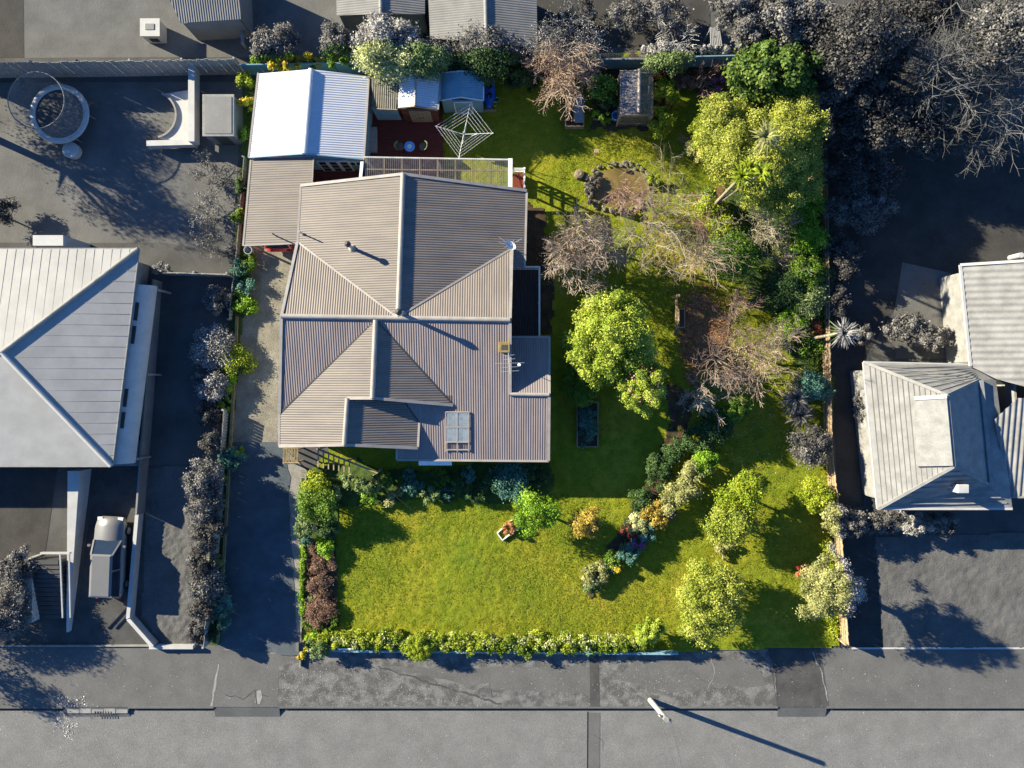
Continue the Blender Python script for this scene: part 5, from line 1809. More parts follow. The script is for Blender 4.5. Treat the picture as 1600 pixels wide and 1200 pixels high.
# ------------------------------------------------------------------ plants along the back boundary
plant('dense grey shrub at the back left corner behind the gold flowers', 'shrub', 432, 66, 42, 2.4, 'green', ry=24, zcut=2.0, name='shrub')
plant('gold-flowering shrub at the back left corner above the white garage', 'shrub', 447, 99, 27, 1.9, 'gold', ry=14, zcut=1.6, name='flowering_shrub')
plant('second gold patch of flowers further right above the garage ridge', 'shrub', 489, 93, 18, 1.8, 'gold', ry=11, zcut=1.6, name='flowering_shrub')
plant('bright green shrub above the garage ridge right of the gold flowers', 'shrub', 528, 94, 24, 1.9, 'bright', ry=12, zcut=1.6)
plant('small green shrub left of the gold flowers at the back corner', 'shrub', 405, 94, 16, 1.6, 'green', ry=9, zcut=1.5)
plant('dark grey shrub between the pale tree and the corner shrub', 'shrub', 526, 62, 27, 3.6, 'dark', ry=22, zcut=2.0, name='shrub')
plant('pale cream-leaved tree overhanging the lean-to and timber shed', 'tree', 605, 75, 48, 4.2, 'cream', ry=40, zcut=2.6, grey='greypale', lobes=[(640, 92, 24, 2.6), (585, 60, 28, 2.8)], size=.16)
plant('dull olive tree beside the pale cream-leaved one above the sheds', 'tree', 664, 92, 34, 3.9, 'silver', ry=28, zcut=2.5, grey='grey')
plant('dark shrub with grey top behind the steel shed', 'tree', 757, 78, 48, 3.2, 'dark', ry=38, zcut=2.5, grey='grey', tint=(.55, .22))
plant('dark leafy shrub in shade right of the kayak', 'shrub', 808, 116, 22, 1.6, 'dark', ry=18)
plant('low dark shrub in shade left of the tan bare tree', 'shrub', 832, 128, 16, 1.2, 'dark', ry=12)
bare('dense tan leafless tree with buds leaning over the back fence', 'tree', 872, 140, 4.4, 50, 'twig_tan', lean=(.1, .6), limbs=13, depth=4, buds='brown', nb=6500, zcut=2.9, budgrey='greypale', maxseg=9000, kids=(3, 5), greyt='gtwig')
plant('green-leaved climber beside the tan bare tree at the fence', 'shrub', 918, 86, 18, 1.9, 'olive', ry=14, zcut=1.7, grey='greypale')
plant('grey-green bush with reddish stems behind the greenhouse', 'shrub', 1042, 96, 36, 2.3, 'silver', ry=24, zcut=1.9, grey='greypale')
plant('reddish low shrub at the back right corner of the greenhouse', 'shrub', 1030, 116, 16, 1.2, 'red', ry=8, name='shrub')
hedge('orange and green ivy along the top of the back fence by the trellis', 'ivy', [(1005, 82), (1070, 80), (1138, 80)], 8, 1.9, 'orange', name='ivy', zcut=1.7, grey='greypale', size=.09)
bare('bare purple-brown shrub with pale stems right of the greenhouse', 'shrub', 1088, 148, 2.2, 34, 'twig_red', limbs=7, depth=3, name='bare_shrub', lean=(.5, .3))
plant('small pink-flowered shrub under the bare stems', 'shrub', 1122, 128, 11, .9, 'purple', ry=8, trunk=False)
plant('brown-orange low shrub right of the greenhouse', 'shrub', 1066, 128, 14, .9, 'brown', ry=14)
plant('upper bright yellow-green bush beside the greenhouse', 'shrub', 1042, 142, 19, 1.5, 'yellowgreen', ry=18, size=.16)
plant('lower bright yellow-green bush beside the greenhouse', 'shrub', 1036, 188, 18, 1.4, 'yellowgreen', ry=22, size=.16)
plant('tall dark green leafy plant left of the greenhouse', 'shrub', 941, 138, 20, 1.6, 'green', ry=22, size=.16)
plant('second green plant below the tall one left of the greenhouse', 'shrub', 950, 158, 16, 1.1, 'dark', ry=14)
plant('pale green plant in the edged bed left of the blue tub', 'shrub', 941, 181, 14, .8, 'bright', ry=9, trunk=False)
plant('grey-leaved pot plant at the steel shed door', 'plant', 745, 182, 7, .7, 'teal', trunk=False, name='potted_plant')
# big leafy trees back right
plant('dark green broadleaf tree in the back right corner', 'tree', 1212, 118, 74, 5.6, 'deep', ry=42, zcut=4.0, grey='grey', size=.24, n=13000, cr=.26, K=150, outline=.2)
plant('narrow yellow-green shrub at the far right end of the back boundary', 'shrub', 1278, 100, 9, 3.2, 'yellowgreen', ry=24, zcut=2.6, name='shrub')
plant('large feathery yellow-green tree at the right of the pond', 'tree', 1192, 236, 86, 5.6, 'feather', ry=60, zcut=4.2, grey='greydark', size=.13, n=30000, cr=.22, K=230, outline=.25, aspect=.4, lobes=[(1130, 195, 44, 3.8), (1240, 190, 44, 4.2), (1245, 285, 40, 3.6), (1120, 236, 36, 3.2), (1200, 305, 34, 3.0)], wild=.8)
plant('yellow-green bush at the left foot of the feathery tree', 'shrub', 1105, 205, 26, 2.2, 'yellowgreen', ry=24, size=.15)
plant('olive shrub below the left side of the feathery tree', 'shrub', 1092, 236, 22, 1.6, 'olive', ry=16)
bare('twiggy reddish shrub at the left edge of the feathery tree', 'shrub', 1072, 226, 1.4, 18, 'twig_red', limbs=5, depth=3, name='bare_shrub')
spiky('green cabbage tree heads rising out of the feathery tree', 'tree', 1160, 276, 26, 5.9, 'yellowgreen', trunk_from=(1110, 326), name='cabbage_tree', n=60, heads=[(1158, 276, 24), (1188, 270, 22), (1172, 262, 20)], width=.09)
spiky('yellowed strappy cabbage tree crown near the middle of the feathery tree', 'tree', 1195, 215, 28, 6.2, 'olive', trunk_from=(1145, 275), name='cabbage_tree', n=70, width=.09)

# ------------------------------------------------------------------ leafless trees over the lawn
bare('round grey-tan leafless tree right of the house', 'tree', 902, 418, 4.2, 62, 'twig_pink', lean=(.1, .35), limbs=13, depth=4, buds='brown', nb=2600, maxseg=9000, kids=(3, 5))
bare('slender pale birch leaning up right over the lawn, the left one', 'tree', 981, 404, 6.2, 38, 'twig_pale', bark='twig_pale', lean=(1.4, 1.6), limbs=6, depth=4, maxseg=2300, tw=.006, r0=.055)
bare('slender pale birch leaning up right over the lawn, the right one', 'tree', 1036, 432, 6.0, 40, 'twig_tan', bark='twig_pale', lean=(1.5, 1.2), limbs=6, depth=4, maxseg=2300, tw=.006, r0=.055)
bare('thin reddish leafless tree drooping over the pond', 'tree', 962, 335, 3.6, 34, 'twig_red', bark='twig_pale', lean=(.3, .9), limbs=6, depth=4, maxseg=1500, tw=.007)
bare('pale twiggy shrub at the right rim of the pond', 'shrub', 1005, 318, 2.0, 26, 'twig_tan', limbs=6, depth=3, name='bare_shrub', tw=.008)
bare('sprawling reddish leafless tree below the timber trough', 'tree', 1105, 560, 4.6, 60, 'twig_brown', lean=(.7, -.1), limbs=9, depth=4, maxseg=4200, tw=.008, bark='trunk')
bare('pale branched leafless tree at the right of the sprawling one', 'tree', 1155, 545, 4.4, 44, 'twig_tan', bark='twig_tan', lean=(.6, .3), limbs=7, depth=4, maxseg=3000)
bare('dark grey leafless tree under the right lobe of the sprawling one', 'tree', 1085, 602, 3.4, 46, 'twig_pink', lean=(.4, -.4), limbs=6, depth=4, maxseg=1600)
bare('small wine-coloured leafless bush above the sprawling tree', 'shrub', 1135, 478, 2.4, 26, 'twig_red', limbs=7, depth=3, lean=(.6, .2), name='bare_shrub')
bare('small pinkish leafless bush near the right boundary', 'shrub', 1205, 425, 2.2, 24, 'twig_pink', limbs=6, depth=3, lean=(.6, .1), name='bare_shrub')
bare('silvery dry-branched tree below the feathery tree', 'tree', 1165, 365, 3.4, 40, 'twig_pale', bark='twig_pale', lean=(1.0, .3), limbs=8, depth=4, buds='silver', nb=1600, maxseg=3600)
plant('dark purplish-grey plants over the left rim of the pond', 'shrub', 928, 294, 9, .5, 'flax', ry=28, name='shrub', tint=(.2, .15))
plant('yellow-green plant at the right rim of the pond', 'shrub', 1022, 280, 11, .7, 'yellowgreen', ry=10, name='shrub')
plant('straw-coloured grass tuft at the lower rim of the pond', 'shrub', 985, 330, 18, .5, 'brown', ry=6, name='grass_tuft')
# rhododendron
plant('large round rhododendron with dense yellow-green leaves beside the house', 'tree', 956, 530, 66, 4.2, 'rhodo', ry=68, size=.13, n=26000, K=260, cr=.16, outline=.10, rz=2.0, name='rhododendron')
plant('smaller rhododendron with pink flower dots at the foot of the large one', 'tree', 1005, 604, 35, 4.0, 'rhodo', ry=40, size=.12, n=9000, K=110, cr=.18, outline=.1, rz=1.7, name='rhododendron')
plant('dark lower skirt of leaves on the shaded side of the rhododendron', 'shrub', 908, 600, 24, 1.5, 'green', ry=34)  # the skirt's shade is put in as a darker green than the crown
rd = np.random.default_rng(3)
fl_, tg_ = [], []
for k in range(46):
    a = rd.uniform(0, 6.28)
    q = P(1006 + 30 * math.cos(a) * rd.random() ** .5, 600 + 34 * math.sin(a) * rd.random() ** .5, 3.9)
    fl_.append([q.x, q.y, 3.8 + rd.uniform(-.2, .25)])
fl_ = np.array(fl_)
nr_ = rd.normal(0, .3, (46, 3)) + np.array([0, 0, 1.0])
V_ = leafquads(fl_, nr_ / np.linalg.norm(nr_, axis=1, keepdims=True), .085, rd, .9)
rh_ = [o for o in bpy.data.objects if o.name == 'rhododendron.001'][0]
link_mesh('flowers', npmesh('flowers', V_.reshape(-1, 3) - np.array(wl(rh_)), 4, [LM['pink']], None, rd.uniform(.2, 1, 46)), rh_)

# ------------------------------------------------------------------ right boundary bed
RB = [
    (1216, 300, 30, 2.2, 'green', 'mid green shrub under the bottom edge of the feathery tree'),
    (1264, 312, 24, 2.0, 'bright', 'bright green shrub at the top end of the right fence'),
    (1112, 322, 22, 1.3, 'yellowgreen', 'yellow-green shrub at the left edge of the leaf litter strip'),
    (1128, 358, 22, 1.2, 'yellowgreen', 'low yellowish shrub below the silvery dry tree'),
    (1142, 402, 34, 2.6, 'green', 'feathery mid green bush between the bare trees'),
    (1258, 368, 26, 1.8, 'bright', 'bright green shrub midway along the upper right fence'),
    (1226, 395, 20, 1.2, 'olive', 'olive low shrub beside the pinkish bare bush'),
    (1262, 424, 24, 1.8, 'green', 'green shrub against the fence below the bright one'),
    (1228, 450, 26, 1.6, 'dark', 'dark green shrub in the shade of the feathery bush'),
    (1264, 470, 22, 1.7, 'silver', 'greyish green shrub against the right fence'),
    (1240, 500, 22, 1.4, 'bright', 'bright green clump right of the pale leafless tree'),
    (1270, 512, 15, 1.0, 'red', 'small reddish shrub at the right fence'),
    (1225, 520, 18, 1.2, 'green', 'small green shrub left of the reddish one'),
    (1272, 604, 22, 1.7, 'teal', 'blue-green shrub against the fence above the flax'),
    (1248, 600, 18, 1.1, 'olive', 'olive shrub directly above the flax'),
    (1152, 640, 20, 1.8, 'green', 'round green shrub at the right of the dark hedge top'),
    (1118, 662, 24, 1.6, 'dark', 'dark shrub in shade at the top of the diagonal bed'),
    (1088, 690, 20, 1.3, 'dark', 'low dark shrub beside the bright conifer'),
    (1270, 697, 30, 1.9, 'flax', 'dark brownish shrub in shade by the right fence'),
    (1275, 775, 23, 1.6, 'yellowgreen', 'yellow-green bush by the right fence in the sun'),
    (1254, 890, 9, .6, 'red', 'small dark red shrub at the edge of the olive tree'),
    (1160, 774, 33, 2.6, 'yellowgreen', 'yellow-leaved bush above the green one on the lower lawn'),
    (1146, 818, 35, 2.6, 'lightolive', 'round grey-green bush touching the yellow-leaved bush'),
    (1134, 860, 12, .6, 'olive', 'low olive bush between the two big lower bushes'),
]
for (x, y, rr_, h_, pal_, lab_) in RB:
    plant(lab_, 'shrub', x, y, rr_, h_, pal_, ry=rr_ * (.85 + .3 * ((x * 7) % 10) / 10), name='shrub')
plant('large light olive bush on the lower right lawn', 'shrub', 1112, 942, 50, 3.0, 'lightolive', ry=54, size=.13, n=16000, K=170, cr=.2, tint=(.62, .16), outline=.12, name='shrub')
plant('olive tree straddling the right fence near the street', 'tree', 1306, 924, 50, 5.4, 'olive', ry=44, zcut=3.9, grey='greypale', size=.12, n=9000, K=110, cr=.2, outline=.22, name='olive_tree')
plant('pale olive bush with a bent trunk leaning over the right fence', 'shrub', 1304, 808, 20, 2.2, 'olive', ry=24, zcut=1.6, grey='grey', name='shrub')
plant('tall grey leafy shrub behind the pale bent one outside the fence', 'shrub', 1334, 818, 20, 2.0, 'olive', zcut=1.4, grey='grey', ry=18)
spiky('upper dark strappy flax beside the right fence', 'flax', 1243, 622, 28, 1.0, 'flax', n=110, width=.09)
spiky('lower dark strappy flax beside the right fence', 'flax', 1250, 650, 25, .9, 'flax', n=90, width=.09)
spiky('grey cabbage tree leaning out over the right fence', 'cabbage tree', 1316, 520, 26, 2.8, 'silver', trunk_from=(1258, 531), name='cabbage_tree', n=130, zcut=1.9, width=.07)
# low green cover running through the right bed
hedge('mixed green undergrowth along the upper right fence', 'undergrowth', [(1240, 300), (1262, 380), (1268, 460), (1268, 560)], 30, .8, 'green', name='undergrowth', size=.14, n=5200)
hedge('sunlit yellow-green undergrowth along the lower right fence', 'undergrowth', [(1290, 850), (1298, 900), (1300, 960), (1304, 1000)], 16, .5, 'yellowgreen', name='undergrowth', size=.12, n=1600, zcut=.3)

# ------------------------------------------------------------------ diagonal bed
DB = [
    (1101, 722, 20, 1.6, 'bright', 'bright green conifer at the top of the diagonal bed', 20),
    (1024, 802, 19, 1.2, 'orange', 'yellow-orange leaved shrub in the middle of the diagonal bed', 19),
    (1050, 806, 9, .7, 'purple', 'purple-flowered plant right of the yellow-orange shrub', 6),
    (993, 820, 17, 1.0, 'cream', 'pale broad-leaved plant in the diagonal bed', 15),
    (1011, 830, 15, 1.0, 'teal', 'blue-green rounded shrub in the diagonal bed', 13),
    (980, 832, 11, .6, 'red', 'reddish low plant at the left side of the diagonal bed', 8),
    (996, 848, 12, .7, 'purple', 'purplish plant below the blue-green shrub', 10),
    (982, 866, 20, .9, 'teal', 'wide blue-green plant in the lower diagonal bed', 13),
    (958, 872, 14, .7, 'green', 'low green plant left of the wide blue-green one', 12),
    (964, 888, 10, .7, 'gold', 'orange-gold flowers near the foot of the diagonal bed', 7),
    (930, 900, 18, .8, 'olive', 'straw-coloured plant at the foot of the diagonal bed', 17),
    (921, 918, 12, .7, 'silver', 'small grey-green plant at the bottom tip of the diagonal bed', 10),
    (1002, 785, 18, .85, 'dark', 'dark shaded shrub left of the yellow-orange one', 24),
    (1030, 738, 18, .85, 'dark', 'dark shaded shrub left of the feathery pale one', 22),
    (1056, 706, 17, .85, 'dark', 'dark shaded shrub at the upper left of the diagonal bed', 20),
]
for (x, y, rr_, h_, pal_, lab_, ry_) in DB:
    plant(lab_, 'shrub' if h_ > .8 else 'plant', x, y, rr_, h_, pal_, ry=ry_, name='shrub' if h_ > .8 else 'garden_plant', size=.12, trunk=h_ > .8)
hedge('feathery pale hedge running down from the bright conifer in the diagonal bed', 'hedge', [(1092, 732), (1070, 756), (1048, 788)], 21, 1.6, 'olive', size=.11, n=12000, tint=(.5, .2))
hedge('mixed low plants filling the lower half of the diagonal bed', 'hedge', [(1020, 812), (990, 845), (955, 885), (925, 915)], 13, .55, 'silver', size=.10, n=5200, tint=(.4, .25))
plant('bright green feathery conifer at the right end of the front bed', 'conifer', 840, 805, 32, 2.6, 'bright', ry=26, name='conifer', size=.15, aspect=.4, rot=.5, outline=.3)
plant('orange-brown plant in the small white-edged bed', 'plant', 795, 824, 14, .7, 'rust', ry=10, trunk=False, name='garden_plant')
plant('small yellow-brown tree alone on the front lawn', 'tree', 916, 817, 24, 2.4, 'orange', ry=20, name='small_tree', tint=(.5, .2), size=.11)
plant('dark planting filling the boxed bed', 'plant', 918, 660, 14, .8, 'teal', ry=32, trunk=False, name='garden_plant', z0=.28)

# ------------------------------------------------------------------ bed in front of the house
FB = [
    (541, 752, 12, 1.1, 'silver', 'left pale grey-green bush below the rustic pergola'),
    (574, 757, 16, 1.3, 'silver', 'right pale grey-green bush below the rustic pergola'),
    (575, 775, 13, .8, 'bright', 'bright green plant under the right pale bush'),
    (598, 748, 14, .9, 'green', 'green shrub at the right end of the rustic pergola'),
    (612, 775, 14, .6, 'olive', 'low straw-green plant at the lawn edge of the front bed'),
    (640, 742, 11, .8, 'teal', 'blue-green plant left of the front canopy'),
    (646, 760, 15, .9, 'teal', 'spreading blue-green plant below the front canopy'),
    (672, 772, 14, .8, 'silver', 'pale green plant at the lawn edge under the clear roof sheets'),
    (690, 748, 13, .9, 'green', 'mid green plant against the front wall'),
    (712, 757, 14, .9, 'dark', 'dark green plant in the middle of the front bed'),
    (732, 742, 12, .9, 'teal', 'pale blue-green clump by the front wall'),
    (745, 770, 16, .8, 'dark', 'low dark plant near the lawn edge of the front bed'),
    (702, 772, 10, .6, 'teal', 'small teal plant at the lawn edge of the front bed'),
    (768, 752, 16, 1.0, 'dark', 'dark bush left of the hydrangea'),
    (840, 740, 18, 1.0, 'dark', 'dark bush right of the hydrangea at the house corner'),
    (798, 754, 30, .95, 'teal', 'broad hydrangea with pale heads in the house shade'),
]
for (x, y, rr_, h_, pal_, lab_) in FB:
    plant(lab_, 'shrub' if h_ > .8 else 'plant', x, y, rr_, h_, pal_, ry=rr_ * .9, name='shrub' if h_ > .8 else 'garden_plant', size=.13, trunk=h_ > .8, tint=(.5, .24))
LB = [
    (494, 762, 20, .9, 'yellowgreen', 'yellow-green plant at the top of the left front bed'),
    (494, 792, 25, 1.9, 'green', 'tall dense green bush in the left front bed'),
    (479, 822, 17, 1.2, 'silver', 'pale silvery bush beside the concrete path'),
    (512, 826, 17, 1.0, 'dark', 'dark green bush right of the silvery one'),
    (511, 856, 15, .7, 'bright', 'bright green plant above the brown dead plants'),
    (520, 770, 12, .6, 'olive', 'straw-green plant at the upper lawn corner'),
    (478, 848, 9, .6, 'teal', 'small blue-green plant by the path edging'),
]
for (x, y, rr_, h_, pal_, lab_) in LB:
    plant(lab_, 'shrub' if h_ > .8 else 'plant', x, y, rr_, h_, pal_, name='shrub' if h_ > .8 else 'garden_plant', size=.12, trunk=h_ > .8)
for i, (x, y, rx_, ry_, lab_) in enumerate(((501, 880, 21, 14, 'upper mound of brown dead plants in the left bed'), (499, 913, 20, 16, 'middle mound of brown dead plants in the left bed'), (501, 953, 23, 22, 'lower and largest mound of brown dead plants in the left bed'), (488, 855, 8, 12, 'small brown dead plant at the top of the left bed'))):
    plant(lab_, 'plant', x, y, rx_, .45, 'brown', ry=ry_, trunk=False, name='dead_plants', group='brown mounds in the left bed', size=.08, z0=.12, n=int(rx_ * ry_ * 9), cr=.30, K=46, wild=1.3)
plant('single pale green plant among the brown mounds', 'plant', 488, 934, 6, .5, 'silver', trunk=False, name='garden_plant')
hedge('narrow clipped green hedge between the path and the brown mounds', 'hedge', [(475, 850), (473, 890), (472, 962)], 5.5, .6, 'bright', size=.09, n=2600)
hedge('green plants along the lower end of the brown bed', 'hedge', [(474, 972), (492, 985), (520, 980), (528, 960)], 7, .45, 'green', size=.09, n=1200)

# ------------------------------------------------------------------ front hedge
hedge('mixed green and yellow hedge along the front wall', 'hedge', [(492, 1000), (560, 1000), (640, 1003), (720, 1004), (800, 1004), (880, 1004), (950, 1004), (1010, 1000)], 16, .95, 'yellowgreen', size=.11, n=32000, tint=(.40, .26))
hedge('pale and bright leaves mixed through the top of the front hedge', 'hedge', [(520, 1002), (600, 1000), (760, 1003), (900, 1002), (1000, 999)], 13, 1.05, 'cream', size=.11, n=3600, tint=(.4, .25))
hedge('darker green growth low on the street side of the hedge', 'hedge', [(690, 1012), (780, 1014), (860, 1015), (940, 1014), (1010, 1010)], 9, .75, 'green', size=.12, n=5200)
plant('taller clipped olive block at the right end of the front hedge', 'hedge', 1016, 988, 22, 1.8, 'rhodo', ry=15, name='hedge', rot=.6, n=4200, size=.11, K=60, cr=.3)
plant('clipped round yellow-green ball shrub in the front hedge', 'shrub', 653, 1014, 20, 1.25, 'yellowgreen', ry=19, size=.07, n=5200, K=90, cr=.2, outline=.02, name='ball_shrub', tint=(.5, .1), wild=.35)
plant('dark grey-green shrub at the left end of the front wall', 'shrub', 497, 1012, 17, 1.1, 'silver', ry=15)
plant('pale small shrub in front of the hedge left of the ball', 'shrub', 614, 1010, 9, .8, 'silver', trunk=False)
plant('yellow flowering weed at the letterbox foot', 'plant', 470, 1022, 8, .4, 'gold', trunk=False, name='garden_plant')
plant('low green weeds beside the letterbox', 'plant', 486, 998, 9, .4, 'bright', trunk=False, name='garden_plant')

# ------------------------------------------------------------------ bed and shrubs along the left boundary
LS = [
    (382, 128, 14, 1.6, 'yellowgreen', 'yellow flowering shrub left of the white garage'),
    (386, 160, 11, 1.3, 'gold', 'orange-gold shrub at the garage left corner'),
    (382, 205, 11, 1.2, 'green', 'green shrub left of the garage wall'),
    (377, 290, 12, .9, 'dark', 'dark green shrub left of the carport'),
    (372, 340, 11, .8, 'green', 'green shrub between the low fence and the carport'),
    (391, 412, 14, .5, 'green', 'leafy green plant just below the carport corner'),
    (376, 420, 13, .6, 'teal', 'blue-green plant by the low fence below the carport'),
    (382, 446, 15, .5, 'teal', 'second blue-green plant along the driveway bed'),
    (384, 478, 15, .5, 'bright', 'bright green plant above the sleeper edging'),
    (371, 470, 12, .6, 'green', 'green plant against the end of the low fence'),
    (362, 556, 24, .6, 'yellowgreen', 'yellow-leaved bush spilling across the sleeper edging'),
    (386, 572, 13, .4, 'yellowgreen', 'small yellow-leaved branch overhanging the driveway'),
    (354, 600, 14, .55, 'bright', 'bright green bush below the yellow-leaved bush'),
    (352, 632, 10, .55, 'green', 'green plant at the top of the short grey fence'),
    (362, 716, 17, 1.0, 'teal', 'teal clump at the lower end of the short grey fence'),
    (372, 708, 9, .6, 'bright', 'bright green plant overlapping the teal clump'),
    (340, 745, 12, 1.1, 'bright', 'bright green shrub below the short grey fence'),
    (338, 788, 11, 1.0, 'green', 'green shrub midway along the lower left boundary'),
    (334, 875, 10, 1.2, 'olive', 'pale olive shrub above the teal spiky bush'),
    (342, 945, 18, 1.6, 'teal', 'large teal bush overhanging the lower driveway'),
    (330, 990, 14, .9, 'dark', 'dark shrub at the driveway mouth'),
]
for (x, y, rr_, h_, pal_, lab_) in LS:
    plant(lab_, 'shrub' if h_ > .8 else 'plant', x, y, rr_, h_, pal_, ry=rr_ * (1.7 if pal_ == 'teal' and h_ > 1.5 else 1.05), name='shrub' if h_ > .8 else 'garden_plant', size=.12, trunk=h_ > .8)
LG = [
    (334, 470, 20, .9, 'grey', 'round pale grey shrub below the cross fence'),
    (330, 545, 34, .85, 'greypale', 'tall pale grey blossoming shrub beside the yellow-leaved bush'),
    (306, 535, 12, .85, 'grey', 'small grey shrub left of the pale blossoming one'),
    (306, 590, 11, .85, 'grey', 'second small grey shrub left of the pale blossoming one'),
    (328, 605, 24, .9, 'greypale', 'pale grey shrub under the blossoming one'),
    (318, 646, 20, .9, 'greydark', 'dark grey shrub in the house shade of the neighbour'),
    (325, 695, 18, 1.7, 'greydark', 'dark grey shrub above the feathery grey bush'),
    (311, 752, 31, 2.2, 'grey', 'feathery grey bush on the lower left boundary'),
    (314, 792, 29, 2.2, 'grey', 'second feathery grey bush below the first'),
    (322, 836, 24, 2.2, 'greydark', 'dark grey bush midway down the lawn edge'),
    (312, 884, 24, 2.2, 'greydark', 'dark grey bush left of the pale olive shrub'),
    (318, 915, 28, 2.2, 'grey', 'pale grey bush left of the teal bush'),
    (316, 950, 22, 2.2, 'greydark', 'dark grey bush left of the lower teal leaves'),
    (306, 988, 18, 1.4, 'greydark', 'dark grey bush at the end of the angled white wall'),
]
for (x, y, rr_, h_, pal_, lab_) in LG:
    plant(lab_, 'shrub', x + 4, y, rr_ * .82, h_, pal_, ry=rr_ * 1.0, name='shrub', size=.12, bark='bark_grey')
bare('grey scrubby climber outside the low fence, upper part', 'scrub', 330, 275, 1.1, 34, 'gtwig', bark='bark_grey', limbs=9, depth=3, buds='grey', nb=900, name='scrub', tw=.012)
bare('grey scrubby climber outside the low fence, middle part', 'scrub', 330, 330, 1.1, 34, 'gtwig', bark='bark_grey', limbs=9, depth=3, buds='greypale', nb=900, name='scrub', tw=.012)
bare('grey scrubby climber outside the low fence, lower part', 'scrub', 334, 385, 1.1, 28, 'gtwig', bark='bark_grey', limbs=9, depth=3, buds='grey', nb=700, name='scrub', tw=.012)
plant('tall rounded grey hedge at the lower left edge, upper half', 'hedge', 26, 890, 20, 1.7, 'grey', ry=34, bark='bark_grey', name='hedge', n=3800)
plant('tall rounded grey hedge at the lower left edge, lower half', 'hedge', 14, 955, 26, 1.9, 'grey', ry=40, bark='bark_grey', name='hedge', n=5200)
plant('grey shrub in front of the neighbour porch at the left edge', 'shrub', -5, 335, 24, 1.4, 'greydark', ry=20, bark='bark_grey', name='shrub')
plant('pale grey shrub between the neighbour house and the cross fence', 'shrub', 252, 418, 16, 1.0, 'greypale', ry=9, bark='bark_grey', name='shrub')

# ------------------------------------------------------------------ grey trees beyond the back right corner
GT = [
    (1215, 28, 92, 6.0, 'grey', 'wide dark grey tree at the top edge above the green corner tree', 42, 14000),
    (1345, 60, 58, 7.2, 'greydark', 'tall dark conifer at the top right beside the wide grey tree', 56, 9000),
    (985, 22, 34, 1.6, 'grey', 'soft grey bush beyond the fence behind the greenhouse, left one', 26, 2200),
    (1042, 18, 34, 1.8, 'grey', 'soft grey bush beyond the fence behind the greenhouse, right one', 28, 2200),
    (905, 20, 26, 1.2, 'greydark', 'low dark bush in the dark yard beyond the tan bare tree', 22, 1400),
    (1290, 62, 44, 6.0, 'greydark', 'dark grey tree between the wide tree and the tall conifer', 46, 6000),
    (1455, 10, 44, 5.6, 'greydark', 'dark grey tree crown cut by the top edge near the weeping tree', 36, 5000),
    (1350, 150, 42, 4.6, 'greydark', 'dark grey tree just below the narrow grey conifer', 36, 5000),
    (1310, 120, 32, 5.0, 'grey', 'narrow grey conifer just outside the back right corner', 40, 4000),
    (1392, 50, 48, 5.0, 'greydark', 'dark grey tree left of the great weeping bare tree', 60, 7000),
    (1575, 45, 66, 7.0, 'grey', 'lighter grey leafy tree in the top right corner', 58, 9000),
    (1400, 190, 80, 4.2, 'greydark', 'dark grey bushy tree below the tall conifer', 45, 7000),
    (1330, 215, 24, 3.2, 'greydark', 'small dark grey tree outside the fence beside the feathery tree', 34, 2800),
    (1355, 275, 52, 3.0, 'greydark', 'dark grey shrub mass outside the top of the right fence', 34, 4200),
    (1348, 330, 46, 2.6, 'grey', 'grey shrub outside the right fence, largest of that row', 30, 4200),
    (1324, 400, 24, 1.8, 'greydark', 'dark shaded shrub outside the fence below the largest', 36, 2400),
    (1314, 470, 16, 1.5, 'greydark', 'dark narrow shrub outside the fence above the cabbage tree', 30, 1400),
    (1352, 520, 17, 1.6, 'grey', 'soft grey bush right of the cabbage tree head', 15, 1200),
    (1412, 510, 26, 1.6, 'grey', 'soft grey bush beside the neighbour corner', 22, 1800),
    (1462, 528, 24, 1.5, 'grey', 'second soft grey bush above the neighbour hipped roof', 20, 1800),
    (1345, 640, 12, 1.4, 'grey', 'small pale grey bush at the neighbour left wall', 26, 900),
    (1376, 815, 30, 1.6, 'grey', 'soft grey bush at the lower left corner of the neighbour house', 18, 2000),
    (1432, 822, 26, 1.7, 'greypale', 'pale grey bush in the middle below the neighbour house', 18, 1800),
    (1478, 818, 20, 1.5, 'grey', 'grey bush below the neighbour chimney', 15, 1400),
]
for (x, y, rr_, h_, pal_, lab_, ry_, n_) in GT:
    plant(lab_, 'tree' if h_ > 2.6 else 'shrub', x, y, rr_, h_, pal_, ry=ry_, n=n_, bark='bark_grey', size=.17 if h_ > 4 else .13, outline=.25, cr=.26, name=('conifer' if 'conifer' in lab_ else 'tree') if h_ > 2.6 else 'shrub')
bare('great weeping leafless tree at the top right', 'tree', 1432, 146, 6.8, 100, 'gtwig', bark='bark_grey', lean=(.6, .5), limbs=20, depth=4, droop=.22, maxseg=19000, tw=.0065, kids=(3, 5), r0=.12)
bare('dark leafless tree below the great weeping one', 'tree', 1440, 188, 4.6, 74, 'gtwig_dark', bark='bark_grey', lean=(.5, -.2), limbs=14, depth=4, droop=.2, maxseg=12000, tw=.0065, kids=(3, 5), r0=.1)
bare('pale dead branches outside the top of the right fence', 'shrub', 1338, 255, 2.6, 36, 'gtwig_pale', bark='gtwig_pale', limbs=7, depth=3, name='bare_shrub', lean=(.6, .3), tw=.012)
bare('grey leafless tree tangled at the top fence by the trellis', 'tree', 1050, 78, 2.4, 36, 'gtwig_pale', bark='bark_grey', limbs=6, depth=3, name='bare_tree', lean=(0, .5), tw=.012)
